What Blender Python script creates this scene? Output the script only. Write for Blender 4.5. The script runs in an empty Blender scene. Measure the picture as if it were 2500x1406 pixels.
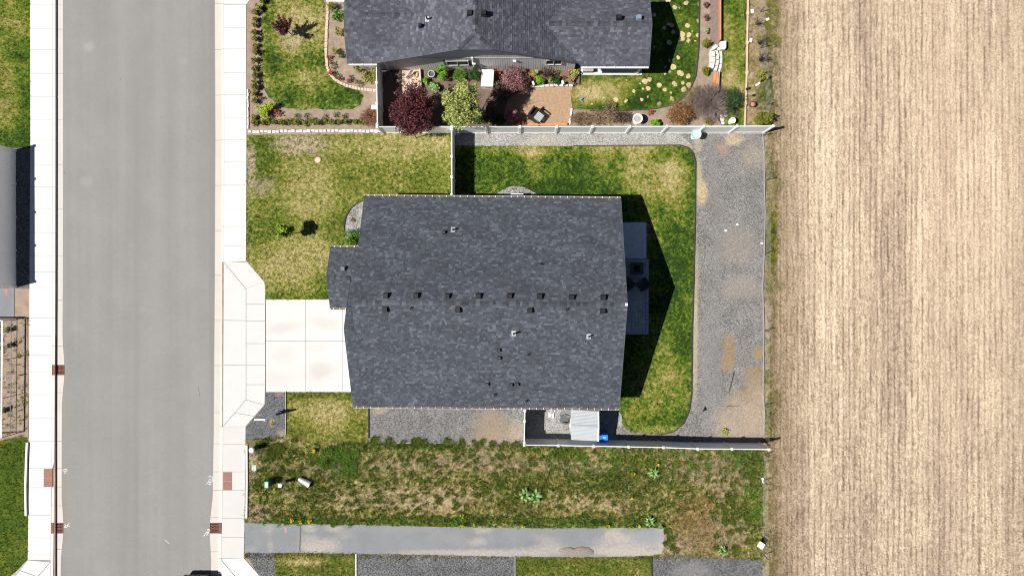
import bpy, math, random
import numpy as np
from mathutils import Vector, Matrix
# ------------------------------------------------------------------ camera, sky, sun
SC = bpy.context.scene
COL = SC.collection
S, H, XN, YN = 36.0, 46.3, 1280.0, 705.0      # pixels per metre on the ground, flying height, point straight below

cam = bpy.data.cameras.new('camera'); cam.lens = 24; cam.sensor_width = 36; cam.clip_end = 6000; cam.clip_start = 0.5
cam.shift_x = -30 / 2500; cam.shift_y = 2 / 2500
camo = bpy.data.objects.new('camera', cam); COL.objects.link(camo); camo.location = (0, 0, H); SC.camera = camo

SHX, SHY = 0.727, 0.19                         # ground shadow of a one metre stick
sd = Vector((-SHX, -SHY, 1)).normalized()      # towards the sun
elev = math.asin(sd.z)
W = bpy.data.worlds.new('World'); SC.world = W; W.use_nodes = True
nt = W.node_tree; nt.nodes.clear()
bg = nt.nodes.new('ShaderNodeBackground'); wo = nt.nodes.new('ShaderNodeOutputWorld')
sky = nt.nodes.new('ShaderNodeTexSky'); sky.sky_type = 'NISHITA'; sky.sun_disc = False; sky.air_density = 0.55; sky.dust_density = 0.3; sky.altitude = 300
sky.sun_elevation = elev; sky.sun_rotation = math.atan2(sd.x, sd.y)
bg.inputs['Strength'].default_value = 0.05
nt.links.new(sky.outputs[0], bg.inputs[0]); nt.links.new(bg.outputs[0], wo.inputs[0])
sun = bpy.data.lights.new('sun', 'SUN'); sun.energy = 5.0; sun.angle = math.radians(0.5); sun.color = (1, 0.965, 0.9)
suno = bpy.data.objects.new('sun', sun); COL.objects.link(suno)
suno.rotation_euler = sd.to_track_quat('Z', 'Y').to_euler(); suno.location = (-30, -10, 60)
SC.view_settings.view_transform = 'Standard'; SC.view_settings.look = 'None'
SC.view_settings.exposure = 0.66; SC.view_settings.gamma = 1
SC.view_settings.use_curve_mapping = False
SC.cycles.pixel_filter_type = 'BLACKMAN_HARRIS'; SC.cycles.filter_width = 1.15

rnd = random.Random(7)
rng = np.random.default_rng(11)
def P(px, py, z=0.0):
    k = (H - z) / H
    return Vector(((px - XN) / S * k, (YN - py) / S * k, z))
def P2(px, py, z=0.0):
    v = P(px, py, z); return (v.x, v.y)
ORD = ['first','second','third','fourth','fifth','sixth','seventh','eighth','ninth','tenth','eleventh','twelfth','thirteenth',
       'fourteenth','fifteenth','sixteenth','seventeenth','eighteenth','nineteenth','twentieth','twenty-first','twenty-second',
       'twenty-third','twenty-fourth','twenty-fifth','twenty-sixth']

# ------------------------------------------------------------------ materials
class G:
    def __init__(s, name):
        s.m = bpy.data.materials.new(name); s.m.use_nodes = True
        s.t = s.m.node_tree; s.t.nodes.clear()
        s.o = s.t.nodes.new('ShaderNodeOutputMaterial')
        s.b = s.t.nodes.new('ShaderNodeBsdfPrincipled'); s.t.links.new(s.b.outputs[0], s.o.inputs[0])
        s.geo = s.t.nodes.new('ShaderNodeNewGeometry')
        s.pos = s.geo.outputs['Position']; s.isl = s.geo.outputs['Random Per Island']
    def set(s, inp, v):
        if hasattr(v, 'is_output'): s.t.links.new(v, inp)
        elif isinstance(v, (tuple, list)):
            v = tuple(v)
            if len(inp.default_value) == 4 and len(v) == 3: v = v + (1,)
            inp.default_value = v
        else: inp.default_value = v
    def noise(s, scale, detail=4, rough=.6, dist=0, vec=None):
        n = s.t.nodes.new('ShaderNodeTexNoise'); n.inputs['Scale'].default_value = scale
        n.inputs['Detail'].default_value = detail; n.inputs['Roughness'].default_value = rough; n.inputs['Distortion'].default_value = dist
        s.t.links.new(vec or s.pos, n.inputs['Vector']); return n.outputs['Fac']
    def vor(s, scale, out='Distance', vec=None, rand=1):
        n = s.t.nodes.new('ShaderNodeTexVoronoi'); n.inputs['Scale'].default_value = scale; n.inputs['Randomness'].default_value = rand
        s.t.links.new(vec or s.pos, n.inputs['Vector']); return n.outputs[out]
    def math(s, op, a, b=0.0, c=None, clamp=False):
        n = s.t.nodes.new('ShaderNodeMath'); n.operation = op; n.use_clamp = clamp
        s.set(n.inputs[0], a); s.set(n.inputs[1], b)
        if c is not None: s.set(n.inputs[2], c)
        return n.outputs[0]
    def ramp(s, f, stops, interp='LINEAR'):
        n = s.t.nodes.new('ShaderNodeValToRGB'); cr = n.color_ramp; cr.interpolation = interp
        while len(cr.elements) < len(stops): cr.elements.new(0.5)
        for e, (p, c) in zip(cr.elements, stops):
            e.position = p; e.color = (c[0], c[1], c[2], 1) if isinstance(c, (tuple, list)) else (c, c, c, 1)
        s.set(n.inputs[0], f); return n.outputs[0]
    def mix(s, f, a, b, blend='MIX'):
        n = s.t.nodes.new('ShaderNodeMix'); n.data_type = 'RGBA'; n.blend_type = blend
        s.set(n.inputs[0], f); s.set(n.inputs[6], a); s.set(n.inputs[7], b); return n.outputs[2]
    def rng(s, f, a, b, c=0.0, d=1.0):
        n = s.t.nodes.new('ShaderNodeMapRange'); s.set(n.inputs[0], f)
        for i, v in enumerate((a, b, c, d)): n.inputs[i + 1].default_value = v
        return n.outputs[0]
    def mapping(s, loc=(0,0,0), rot=0, scale=(1,1,1), typ='TEXTURE'):
        n = s.t.nodes.new('ShaderNodeMapping'); n.vector_type = typ
        n.inputs['Location'].default_value = loc; n.inputs['Rotation'].default_value = (0, 0, rot); n.inputs['Scale'].default_value = scale
        s.t.links.new(s.pos, n.inputs[0]); return n.outputs[0]
    def ell(s, px, py, rx, ry, rot=0, soft=.3, wob=.5, wsc=1.6):
        """soft ellipse on the ground with a ragged rim, sizes in photo pixels"""
        c = P(px, py)
        v = s.mapping((c.x, c.y, 0), math.radians(rot), (rx / S, ry / S, 1000))
        n = s.t.nodes.new('ShaderNodeVectorMath'); n.operation = 'LENGTH'; s.t.links.new(v, n.inputs[0])
        w = s.math('MULTIPLY', s.math('SUBTRACT', s.noise(wsc, 4, .7), .5), wob * 2)
        d = s.math('ADD', n.outputs['Value'], w)
        return s.rng(d, 1 - soft, 1 + soft, 1, 0)
    def out(s, col, rough=.85, bump=None, strength=.3, dist=.02, spec=.3, metal=0.0):
        s.set(s.b.inputs['Base Color'], col); s.set(s.b.inputs['Roughness'], rough)
        s.b.inputs['Specular IOR Level'].default_value = spec; s.b.inputs['Metallic'].default_value = metal
        if bump is not None:
            b = s.t.nodes.new('ShaderNodeBump'); b.inputs['Strength'].default_value = strength; b.inputs['Distance'].default_value = dist
            s.set(b.inputs['Height'], bump); s.t.links.new(b.outputs[0], s.b.inputs['Normal'])
        return s.m

def plain(name, c, var=.18, scale=3.0, rough=.7, spec=.3, metal=0.0, fine=30.0):
    g = G(name)
    f = g.math('ADD', g.math('MULTIPLY', g.noise(scale, 5), .6), g.math('MULTIPLY', g.noise(fine, 3), .4))
    lo = tuple(x * (1 - var) for x in c); hi = tuple(min(1, x * (1 + var)) for x in c)
    return g.out(g.ramp(f, [(.3, lo), (.7, hi)]), rough, g.noise(fine, 3), .12, .01, spec, metal)

def leafy(name, cols, rough=.6, trans=.0, spec=.15):
    g = G(name)
    st = [(i / (len(cols) - 1), c) for i, c in enumerate(cols)]
    col = g.ramp(g.math('ADD', g.math('MULTIPLY', g.isl, .75), g.math('MULTIPLY', g.noise(2.2, 2), .3), clamp=True), st)
    m = g.out(col, rough, spec=spec)
    return m

GD, GM, GO, GS, GP = (.022,.047,.007), (.076,.130,.012), (.178,.178,.033), (.295,.252,.098), (.42,.352,.178)
def lawn(name, dry=.45, a1=.5, a2=.75, a3=.7, patches=(), soil=(), tints=(), seed=0, soilcol=(.40,.31,.225), cols=None, spots=None, stripes=0):
    g = G(name)
    n0 = g.mapping((seed * 13.7, seed * 7.1, 0), 0, (1, 1, 1))
    d = g.math('ADD', g.math('MULTIPLY', g.math('SUBTRACT', g.noise(.42, 3, .55, 0, n0), .5), a1 * 1.8), dry)
    d = g.math('ADD', d, g.math('MULTIPLY', g.math('SUBTRACT', g.noise(1.7, 5, .68, .5, n0), .5), a2 * 1.15))
    d = g.math('ADD', d, g.math('MULTIPLY', g.math('SUBTRACT', g.noise(4.6, 3, .7, .3, n0), .5), a3 * 1.45))
    if stripes:
        w = g.t.nodes.new('ShaderNodeTexWave'); w.inputs['Scale'].default_value = stripes; w.inputs['Distortion'].default_value = 1.5
        w.bands_direction = 'Y'; g.t.links.new(g.pos, w.inputs[0])
        d = g.math('ADD', d, g.math('MULTIPLY', w.outputs['Fac'], .05))
    for (px, py, rx, ry, dl) in patches:
        d = g.math('ADD', d, g.math('MULTIPLY', g.ell(px, py, rx, ry, 0, .45, .45, 1.9), dl))
    d = g.math('ADD', d, g.math('MULTIPLY', g.math('SUBTRACT', g.isl, .5), .22))
    cs = cols or (GD, GM, GO, GS, GP)
    col = g.ramp(d, [(.12, cs[0]), (.33, cs[1]), (.48, cs[2]), (.65, cs[3]), (.9, cs[4])])
    sc = g.ramp(g.noise(9, 3), [(.3, tuple(x * .8 for x in soilcol)), (.7, tuple(x * 1.12 for x in soilcol))])
    for (px, py, rx, ry, st) in soil:
        m = g.ell(px, py, rx, ry, 0, .35, .8, 2.6)
        keep = g.rng(g.noise(3.4, 5, .72), .40, .55)
        col = g.mix(g.math('MULTIPLY', g.math('MULTIPLY', m, keep), st), col, sc)
    for (px, py, rx, ry, c, st) in tints:
        m = g.math('MULTIPLY', g.ell(px, py, rx, ry, 0, .5, .8, 1.6), g.rng(g.noise(3, 5, .75), .36, .62))
        col = g.mix(g.math('MULTIPLY', m, st), col, c)
    if spots:
        v = g.vor(1.75, 'Distance'); w = g.math('ADD', v, g.math('MULTIPLY', g.math('SUBTRACT', g.noise(6, 3), .5), .34))
        big = g.rng(g.noise(.9, 2), .3, .7, .17, .40)
        m = g.math('LESS_THAN', w, big)
        mm = None
        for (px, py, rx, ry) in spots:
            e = g.ell(px, py, rx, ry, 0, .2, .2)
            mm = e if mm is None else g.math('MAXIMUM', mm, e)
        col = g.mix(g.math('MULTIPLY', m, mm), col, (.56, .44, .25))
    speck = g.ramp(g.noise(26, 3, .8), [(.28, .45), (.5, .95), (.72, 1.5)])
    col = g.mix(1.0, col, speck, 'MULTIPLY')
    return g.out(col, .9, g.noise(22, 4, .8), .9, .05, .1)

def gravel(name, dark, mid, light, patches=(), tint=()):
    g = G(name)
    v = g.vor(24, 'Color'); sep = g.t.nodes.new('ShaderNodeSeparateColor'); g.t.links.new(v, sep.inputs[0])
    f = g.math('ADD', g.math('MULTIPLY', sep.outputs[0], .55), g.math('MULTIPLY', g.noise(11, 4, .8), .45))
    col = g.ramp(f, [(.2, dark), (.5, mid), (.78, light)])
    f2 = g.noise(.8, 4, .6)
    col = g.mix(1.0, col, g.ramp(f2, [(.3, .82), (.7, 1.15)]), 'MULTIPLY')
    for (px, py, rx, ry, rot, c, st) in patches:
        m = g.math('MULTIPLY', g.ell(px, py, rx, ry, rot, .35, .7, 1.8), g.rng(g.noise(5, 5, .85), .30, .56))
        cc = g.ramp(g.noise(7, 5, .75), [(.3, tuple(x * .72 for x in c)), (.7, tuple(x * 1.18 for x in c))])
        col = g.mix(g.math('MULTIPLY', m, st), col, cc)
    return g.out(col, .92, g.vor(24, 'Distance'), .9, .03, .15)

def concrete(name, c, var=.10, stains=()):
    g = G(name)
    f = g.math('ADD', g.math('MULTIPLY', g.noise(.9, 5, .6), .6), g.math('MULTIPLY', g.noise(14, 4), .4))
    col = g.ramp(f, [(.3, tuple(x * (1 - var) for x in c)), (.7, tuple(x * (1 + var) for x in c))])
    j = g.ramp(g.isl, [(0, .95), (1, 1.04)])
    col = g.mix(1.0, col, j, 'MULTIPLY')
    for (px, py, rx, ry, rot, cc, st) in stains:
        col = g.mix(g.math('MULTIPLY', g.ell(px, py, rx, ry, rot, .5, .6, 1.1), st), col, cc)
    return g.out(col, .85, g.noise(40, 3), .15, .006, .25)

# ------------------------------------------------------------------ mesh helpers
class MB:
    def __init__(s): s.v = []; s.f = []
    def add(s, vs, fs):
        k = len(s.v); s.v += [tuple(v) for v in vs]; s.f += [tuple(i + k for i in f) for f in fs]; return s
    def box(s, x0, x1, y0, y1, z0, z1):
        return s.add([(x0,y0,z0),(x1,y0,z0),(x1,y1,z0),(x0,y1,z0),(x0,y0,z1),(x1,y0,z1),(x1,y1,z1),(x0,y1,z1)],
                     [(0,3,2,1),(4,5,6,7),(0,1,5,4),(1,2,6,5),(2,3,7,6),(3,0,4,7)])
    def obox(s, c, hx, hy, z0, z1, rot=0.0, taper=1.0):
        ca, sa = math.cos(rot), math.sin(rot); vs = []
        for z, t in ((z0, 1.0), (z1, taper)):
            for (a, b) in ((-1,-1),(1,-1),(1,1),(-1,1)):
                x, y = a * hx * t, b * hy * t; vs.append((c[0] + x * ca - y * sa, c[1] + x * sa + y * ca, z))
        return s.add(vs, [(0,3,2,1),(4,5,6,7),(0,1,5,4),(1,2,6,5),(2,3,7,6),(3,0,4,7)])
    def beam(s, p, q, w, h):
        """bar of width w (horizontal) and height h from p to q"""
        p, q = Vector(p), Vector(q); d = (q - p).normalized()
        up = Vector((0,0,1)) if abs(d.z) < .95 else Vector((1,0,0))
        r = d.cross(up).normalized() * w / 2; u = r.cross(d).normalized() * h / 2; vs = []
        for e in (p, q): vs += [e - r - u, e + r - u, e + r + u, e - r + u]
        return s.add(vs, [(0,3,2,1),(4,5,6,7),(0,1,5,4),(1,2,6,5),(2,3,7,6),(3,0,4,7)])
    def tube(s, p, q, r0, r1=None, n=7, cap=True):
        p, q = Vector(p), Vector(q); r1 = r0 if r1 is None else r1; d = (q - p).normalized()
        a = d.cross(Vector((0,0,1)) if abs(d.z) < .9 else Vector((1,0,0))).normalized(); b = d.cross(a); vs = []
        for e, r in ((p, r0), (q, r1)):
            for i in range(n):
                t = 2 * math.pi * i / n; vs.append(e + (a * math.cos(t) + b * math.sin(t)) * r)
        fs = [(i, (i + 1) % n, n + (i + 1) % n, n + i) for i in range(n)]
        if cap: fs += [tuple(range(n - 1, -1, -1)), tuple(range(n, 2 * n))]
        return s.add(vs, fs)
    def path(s, pts, r, n=6):
        for a, b in zip(pts[:-1], pts[1:]): s.tube(a, b, r, r, n)
        return s
    def lathe(s, c, prof, n=16, sx=1.0, sy=1.0, cap=True):
        vs = []; m = len(prof)
        for (r, z) in prof:
            for i in range(n):
                t = 2 * math.pi * i / n; vs.append((c[0] + math.cos(t) * r * sx, c[1] + math.sin(t) * r * sy, z))
        fs = [(j*n+i, j*n+(i+1)%n, (j+1)*n+(i+1)%n, (j+1)*n+i) for j in range(m - 1) for i in range(n)]
        if cap: fs += [tuple(range(n - 1, -1, -1)), tuple(range((m - 1) * n, m * n))]
        return s.add(vs, fs)
    def prism(s, poly, z0, z1, inset=0.0):
        n = len(poly)
        a = sum(poly[i][0]*poly[(i+1)%n][1] - poly[(i+1)%n][0]*poly[i][1] for i in range(n))
        if a < 0: poly = poly[::-1]
        cx = sum(p[0] for p in poly) / n; cy = sum(p[1] for p in poly) / n
        top = [(p[0] + (cx - p[0]) * inset, p[1] + (cy - p[1]) * inset) for p in poly]
        vs = [(p[0], p[1], z0) for p in poly] + [(p[0], p[1], z1) for p in top]
        fs = [tuple(range(n - 1, -1, -1)), tuple(range(n, 2 * n))] + [(i, (i+1)%n, n+(i+1)%n, n+i) for i in range(n)]
        return s.add(vs, fs)
    def sheet(s, poly, z):
        n = len(poly)
        a = sum(poly[i][0]*poly[(i+1)%n][1] - poly[(i+1)%n][0]*poly[i][1] for i in range(n))
        if a < 0: poly = poly[::-1]
        return s.add([(p[0], p[1], z) for p in poly], [tuple(range(n))])
    def mesh(s, name, o=Vector((0,0,0))):
        me = bpy.data.meshes.new(name)
        me.from_pydata([(v[0]-o[0], v[1]-o[1], v[2]-o[2]) for v in s.v], [], s.f); me.update(); return me
class NP:
    """a mesh held in numpy arrays (verts, faces)"""
    def __init__(s, V, F): s.V, s.F = V, F
    def mesh(s, name, o=Vector((0,0,0))):
        me = bpy.data.meshes.new(name); me.from_pydata((s.V - np.array(o)[None, :]).tolist(), [], s.F.tolist()); me.update(); return me
def npcat(lst):
    V = []; F = []; k = 0
    for a in lst: V.append(a.V); F.append(a.F + k); k += len(a.V)
    return NP(np.concatenate(V), np.concatenate(F))

ORG = {}
def thing(name, label, cat, loc, group=None):
    o = bpy.data.objects.new(name, None); COL.objects.link(o); o.location = loc; o.empty_display_size = .2
    o['label'] = label; o['category'] = cat
    if group: o['group'] = group
    ORG[o.name] = Vector(loc); return o
def part(name, mb, mat, parent, label=None, kind=None, smooth=False):
    o0 = ORG[parent.name]
    o = bpy.data.objects.new(name, mb.mesh(name, o0)); COL.objects.link(o); o.parent = parent
    o.data.materials.append(mat); ORG[o.name] = o0
    if label: o['label'] = label
    if kind: o['kind'] = kind
    if smooth:
        for p in o.data.polygons: p.use_smooth = True
    return o
def solo(name, mb, mat, label=None, cat=None, group=None, kind=None, loc=None, smooth=False):
    o0 = Vector(loc) if loc is not None else Vector((0,0,0))
    o = bpy.data.objects.new(name, mb.mesh(name, o0)); COL.objects.link(o); o.location = o0
    o.data.materials.append(mat); ORG[o.name] = o0
    if label: o['label'] = label
    if cat: o['category'] = cat
    if group: o['group'] = group
    if kind: o['kind'] = kind
    if smooth:
        for p in o.data.polygons: p.use_smooth = True
    return o
def inst(name, mesh, parent, loc, rot=0.0, scale=(1,1,1), label=None):
    """a piece that shares its mesh with the others of its kind; loc in world metres"""
    o = bpy.data.objects.new(name, mesh); COL.objects.link(o)
    o0 = Vector((0,0,0))
    if parent is not None: o.parent = parent; o0 = ORG[parent.name]
    o.location = Vector(loc) - o0; o.rotation_euler = (0, 0, rot); o.scale = scale
    if label: o['label'] = label
    ORG[o.name] = o0; return o

def rag(pts, step=12, amp=1.5, seed=1):
    """subdivide a pixel outline and make its edge uneven"""
    r = random.Random(seed); out = []
    n = len(pts)
    for i in range(n):
        a, b = pts[i], pts[(i + 1) % n]; L = math.hypot(b[0]-a[0], b[1]-a[1]); k = max(1, int(L / step))
        for j in range(k):
            t = j / k; w = amp if j else amp * .4
            out.append((a[0] + (b[0]-a[0])*t + r.uniform(-w, w), a[1] + (b[1]-a[1])*t + r.uniform(-w, w)))
    return out
def world(pts, z=0.0): return [P2(x, y, z) for x, y in pts]
def inside(poly, X, Y):
    res = np.zeros(len(X), bool); n = len(poly)
    for i in range(n):
        x0, y0 = poly[i]; x1, y1 = poly[(i+1) % n]
        if y0 == y1: continue
        c = ((y0 > Y) != (y1 > Y)) & (X < (x1 - x0) * (Y - y0) / (y1 - y0) + x0)
        res ^= c
    return res
def scatter(poly, dens):
    xs = [p[0] for p in poly]; ys = [p[1] for p in poly]
    n = int((max(xs)-min(xs)) * (max(ys)-min(ys)) * dens)
    X = rng.uniform(min(xs), max(xs), n); Y = rng.uniform(min(ys), max(ys), n); k = inside(poly, X, Y)
    return X[k], Y[k]
def tufts(X, Y, blades=5, h=(.04,.09), spread=.05, width=.012, lean=.8, z=0.0):
    n = len(X); N = n * blades
    cx = np.repeat(X, blades); cy = np.repeat(Y, blades)
    a = rng.uniform(0, 2*np.pi, N); r = rng.uniform(0, spread, N)
    bx = cx + np.cos(a)*r*.6; by = cy + np.sin(a)*r*.6
    hh = rng.uniform(h[0], h[1], N) * np.repeat(rng.uniform(.6, 1.3, n), blades)
    le = hh * rng.uniform(.3, lean*1.6, N); a2 = a + rng.normal(0, .5, N)
    tx = bx + np.cos(a2)*le; ty = by + np.sin(a2)*le
    wx = -np.sin(a2)*width; wy = np.cos(a2)*width
    V = np.empty((N, 3, 3)); V[:,0] = np.stack([bx-wx, by-wy, np.full(N, z)], 1); V[:,1] = np.stack([bx+wx, by+wy, np.full(N, z)], 1)
    V[:,2] = np.stack([tx, ty, z + hh], 1)
    return NP(V.reshape(-1, 3), np.arange(N*3).reshape(-1, 3))
def leaves(pts, size, up=.5, jit=.3, asp=.6):
    """diamond leaves at the given points (N,3)"""
    N = len(pts); nrm = rng.normal(0, 1, (N, 3)); nrm[:,2] = np.abs(nrm[:,2]) + up; nrm /= np.linalg.norm(nrm, axis=1)[:,None]
    t = rng.normal(0, 1, (N, 3)); t -= nrm * (t*nrm).sum(1)[:,None]; t /= np.linalg.norm(t, axis=1)[:,None]; b = np.cross(nrm, t)
    s = (size * rng.uniform(1-jit, 1+jit, N))[:,None]
    V = np.stack([pts - t*s, pts - b*s*asp, pts + t*s, pts + b*s*asp], 1)
    return NP(V.reshape(-1, 3), np.arange(N*4).reshape(-1, 4))
def cloud(c, rx, ry, rz, n, clumps=14, cr=.42, zmin=None):
    """points in uneven clumps that fill an ellipsoid"""
    k = rng.normal(0, 1, (clumps, 3)); k /= np.linalg.norm(k, axis=1)[:,None]; k *= rng.uniform(.25, .8, clumps)[:,None]
    w = rng.uniform(.5, 1.0, clumps); idx = rng.choice(clumps, n, p=w/w.sum())
    d = rng.normal(0, 1, (n, 3)); d /= np.linalg.norm(d, axis=1)[:,None]; d *= (rng.uniform(0, 1, n)**.45 * cr)[:,None] * w[idx][:,None] * 1.15
    p = (k[idx] + d) * np.array([rx, ry, rz])[None,:] + np.array([c[0], c[1], c[2]])[None,:]
    if zmin is not None: p[:,2] = np.maximum(p[:,2], zmin + rng.uniform(0, .06, n))
    return p
# ------------------------------------------------------------------ materials used
M = {}
M['asphalt'] = None
def asphalt():
    g = G('asphalt')
    f = g.math('ADD', g.math('MULTIPLY', g.noise(.35, 4, .6), .55), g.math('MULTIPLY', g.noise(5, 4, .7), .45))
    col = g.ramp(f, [(.3, (.186,.181,.174)), (.7, (.222,.216,.208))])
    for (px, py, rx, ry, c, st) in [(213,113,13,11,(.275,.268,.258),.75),(208,443,14,12,(.26,.254,.245),.7),(445,147,14,9,(.245,.242,.235),.6),
            (206,358,10,8,(.245,.24,.232),.5),(165,500,12,30,(.235,.23,.222),.5),(345,755,8,6,(.24,.234,.226),.5),(185,800,14,9,(.24,.234,.226),.5),
            (160,1000,12,90,(.225,.207,.19),.6),(158,1230,16,110,(.225,.203,.184),.7),(330,700,7,900,(.172,.166,.158),.5),(515,600,7,700,(.172,.168,.162),.5),
            (160,300,5,600,(.195,.183,.172),.5)]:
        col = g.mix(g.math('MULTIPLY', g.ell(px, py, rx, ry, 0, .45, .35, 3), st*.7), col, c)
    lane = g.t.nodes.new('ShaderNodeMapping'); lane.inputs['Scale'].default_value = (.9, .02, 1); g.t.links.new(g.pos, lane.inputs[0])
    col = g.mix(1.0, col, g.ramp(g.noise(1.0, 3, .6, 0, lane.outputs[0]), [(.32, .93), (.68, 1.06)]), 'MULTIPLY')
    col = g.mix(g.math('MULTIPLY', g.math('LESS_THAN', g.vor(.55), .022), .7), col, (.06,.058,.055))
    col = g.mix(g.math('MULTIPLY', g.math('LESS_THAN', g.vor(.8), .016), .6), col, (.4,.39,.38))
    col = g.mix(1.0, col, g.ramp(g.noise(30, 3, .8), [(.3, .80), (.7, 1.18)]), 'MULTIPLY')
    return g.out(col, .9, g.noise(60, 2), .25, .01, .2)
M['asphalt'] = asphalt()
M['walk'] = concrete('pale_concrete', (.525,.515,.50), .06)
M['apron'] = concrete('apron_concrete', (.475,.465,.455), .05)
M['walk_s'] = concrete('warm_pale_concrete', (.455,.44,.425), .05)
M['drive'] = concrete('driveway_concrete', (.50,.482,.465), .05,
    [(690,800,45,14,10,(.40,.38,.365),.6),(800,790,40,16,-8,(.40,.375,.36),.6),(785,905,40,22,15,(.39,.365,.345),.7),(690,870,34,25,0,(.43,.41,.395),.5),(680,925,45,20,0,(.42,.40,.385),.5),(770,850,30,12,0,(.42,.40,.385),.5)])
M['gutterpan'] = concrete('gutter_concrete', (.445,.41,.372), .07)
M['curb'] = concrete('curb_concrete', (.52,.495,.465), .07)
M['brick'] = plain('rust_red_iron', (.17,.068,.047), .3, 6, .8)
M['pad'] = plain('brick_red_pad', (.235,.12,.092), .14, 5, .8)
M['black'] = plain('black_plastic', (.007,.008,.010), .2, 5, .6)
M['darkvoid'] = plain('dark_opening', (.006,.006,.006), .1, 5, .9)
M['paint'] = plain('worn_white_paint', (.5,.49,.48), .25, 9, .8)
M['redpaint'] = plain('worn_red_paint', (.55,.16,.14), .25, 9, .8)
M['white'] = plain('white_vinyl', (.78,.785,.77), .03, 2, .45)
M['offwhite'] = plain('off_white', (.66,.645,.61), .06, 3, .6)
M['greyplank'] = plain('weathered_grey_wood', (.30,.29,.28), .2, 4, .8)
M['soil'] = plain('soil_brown', (.265,.195,.145), .35, 1.6, .95)
M['orangewood'] = plain('orange_cedar', (.48,.215,.10), .2, 5, .75)
M['tanwood'] = plain('pale_timber', (.52,.40,.28), .18, 4, .8)
M['stone'] = plain('pale_limestone', (.56,.53,.49), .16, 5, .85)
M['pinkbrick'] = plain('pink_paver', (.50,.37,.29), .2, 4, .85)
M['metal'] = plain('galvanised_steel', (.46,.48,.5), .08, 2, .4, .5, .25)
M['steel'] = plain('dark_steel', (.05,.05,.052), .2, 6, .5)
M['teal'] = plain('teal_plastic', (.30,.52,.52), .1, 4, .4)
M['blue'] = plain('bright_blue_plastic', (.02,.16,.75), .1, 4, .35)
M['greenbox'] = plain('dark_green_paint', (.03,.08,.06), .1, 4, .5)
M['palegreen'] = plain('pale_green_plastic', (.30,.42,.34), .1, 6, .5)
M['stem'] = plain('brown_bark', (.060,.040,.030), .3, 12, .9)
M['greystem'] = plain('grey_twigs', (.17,.135,.125), .3, 12, .9)
M['redstem'] = plain('reddish_twigs', (.24,.125,.075), .3, 12, .9)
M['deadstem'] = plain('dead_tan_twigs', (.22,.155,.095), .3, 12, .9)
M['siding'] = plain('grey_siding', (.56,.545,.52), .05, 2, .7)
M['trim'] = plain('slate_trim', (.075,.085,.10), .08, 2, .6)
M['whitetrim'] = plain('white_trim', (.76,.755,.74), .03, 2, .5)
M['housewall'] = plain('blue_grey_siding', (.20,.225,.25), .05, 2, .7)
M['fenceshade'] = plain('beige_vinyl', (.86,.82,.785), .04, 2, .5)
def glassm():
    g = G('window_glass'); return g.out((.02,.025,.03), .05, spec=.6)
M['glass'] = glassm()
M['gutterwhite'] = plain('aged_white_gutter', (.50,.475,.46), .08, 3, .5)
M['flash'] = plain('dull_flashing', (.36,.37,.38), .1, 5, .6)
def shingle_mat(name, stops, tone):
    g = G(name)
    col = g.ramp(g.isl, stops)
    f = g.noise(.32, 3, .6, .6)
    col = g.mix(1.0, col, g.ramp(f, [(.3, .96), (.7, 1.04)]), 'MULTIPLY')
    # broad diagonal bands left by the laying pattern
    w = g.t.nodes.new('ShaderNodeTexWave'); w.inputs['Scale'].default_value = .22; w.inputs['Distortion'].default_value = 6; w.inputs['Detail'].default_value = 3
    w.bands_direction = 'DIAGONAL'; g.t.links.new(g.mapping((0,0,0), math.radians(25), (1,1,1000)), w.inputs[0])
    col = g.mix(1.0, col, g.ramp(w.outputs['Fac'], [(0, .93), (1, 1.06)]), 'MULTIPLY')
    col = g.mix(1.0, col, g.ramp(g.noise(45, 2, .8), [(.3, .85), (.7, 1.15)]), 'MULTIPLY')
    col = g.mix(1.0, col, tone, 'MULTIPLY')
    return g.out(col, .88, g.noise(70, 2), .3, .006, .25)
ST = [(0, .043), (.4, .056), (.72, .068), (.92, .086), (1, .108)]
M['shingle'] = shingle_mat('charcoal_shingles', ST, (.87, .975, 1.18))
M['shingle_b'] = shingle_mat('slate_shingles', [(p, c * 1.16) for p, c in ST], (.92, .97, 1.19))
M['deck'] = plain('roof_deck', (.02,.022,.026), .1, 4, .9)

# lawns and soils -------------------------------------------------------
M['lawn_tl'] = lawn('lawn_dark', .28, .55, .55, .55, seed=1, patches=[(15,250,30,60,.25),(40,40,40,60,.1),(40,330,60,40,-.12)])
M['lawn_bl'] = lawn('lawn_bright', .30, .25, .4, .5, seed=2, patches=[(30,1130,30,60,-.08)], cols=((.03,.06,.006),(.062,.10,.010),(.12,.135,.02),GS,GP))
M['lawn_front'] = lawn('front_lawn', .41, .18, .45, 1.0, seed=3, cols=((.036,.060,.008),(.092,.130,.015),(.182,.180,.036),(.29,.25,.095),(.40,.34,.175)),
    patches=[(760,420,60,30,.10),(960,360,130,35,.16),(770,480,70,50,.20),(740,640,110,60,.22),(800,700,40,40,-.2),(830,450,30,40,-.12),(640,390,35,60,-.18),(870,400,40,30,-.02),(1050,440,50,40,-.1),(1080,350,40,20,.1),
             (830,560,35,60,-.14),(650,560,50,60,-.08),(700,725,80,12,-.1),(640,670,30,40,.05)],
    soil=[(735,352,62,26,1),(612,390,12,34,.8),(613,420,12,40,.6),(636,455,34,22,.55)])
M['lawn_nb'] = lawn('neighbour_front_lawn', .36, .45, .75, .9, seed=4,
    patches=[(740,50,70,60,.22),(700,120,40,30,.15),(800,110,30,30,.1),(690,240,60,30,-.1),(840,235,60,30,-.16),(740,190,50,30,.16),(770,160,40,30,-.1),(665,140,20,40,-.15)],
    soil=[(712,95,24,26,.6)])
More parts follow.
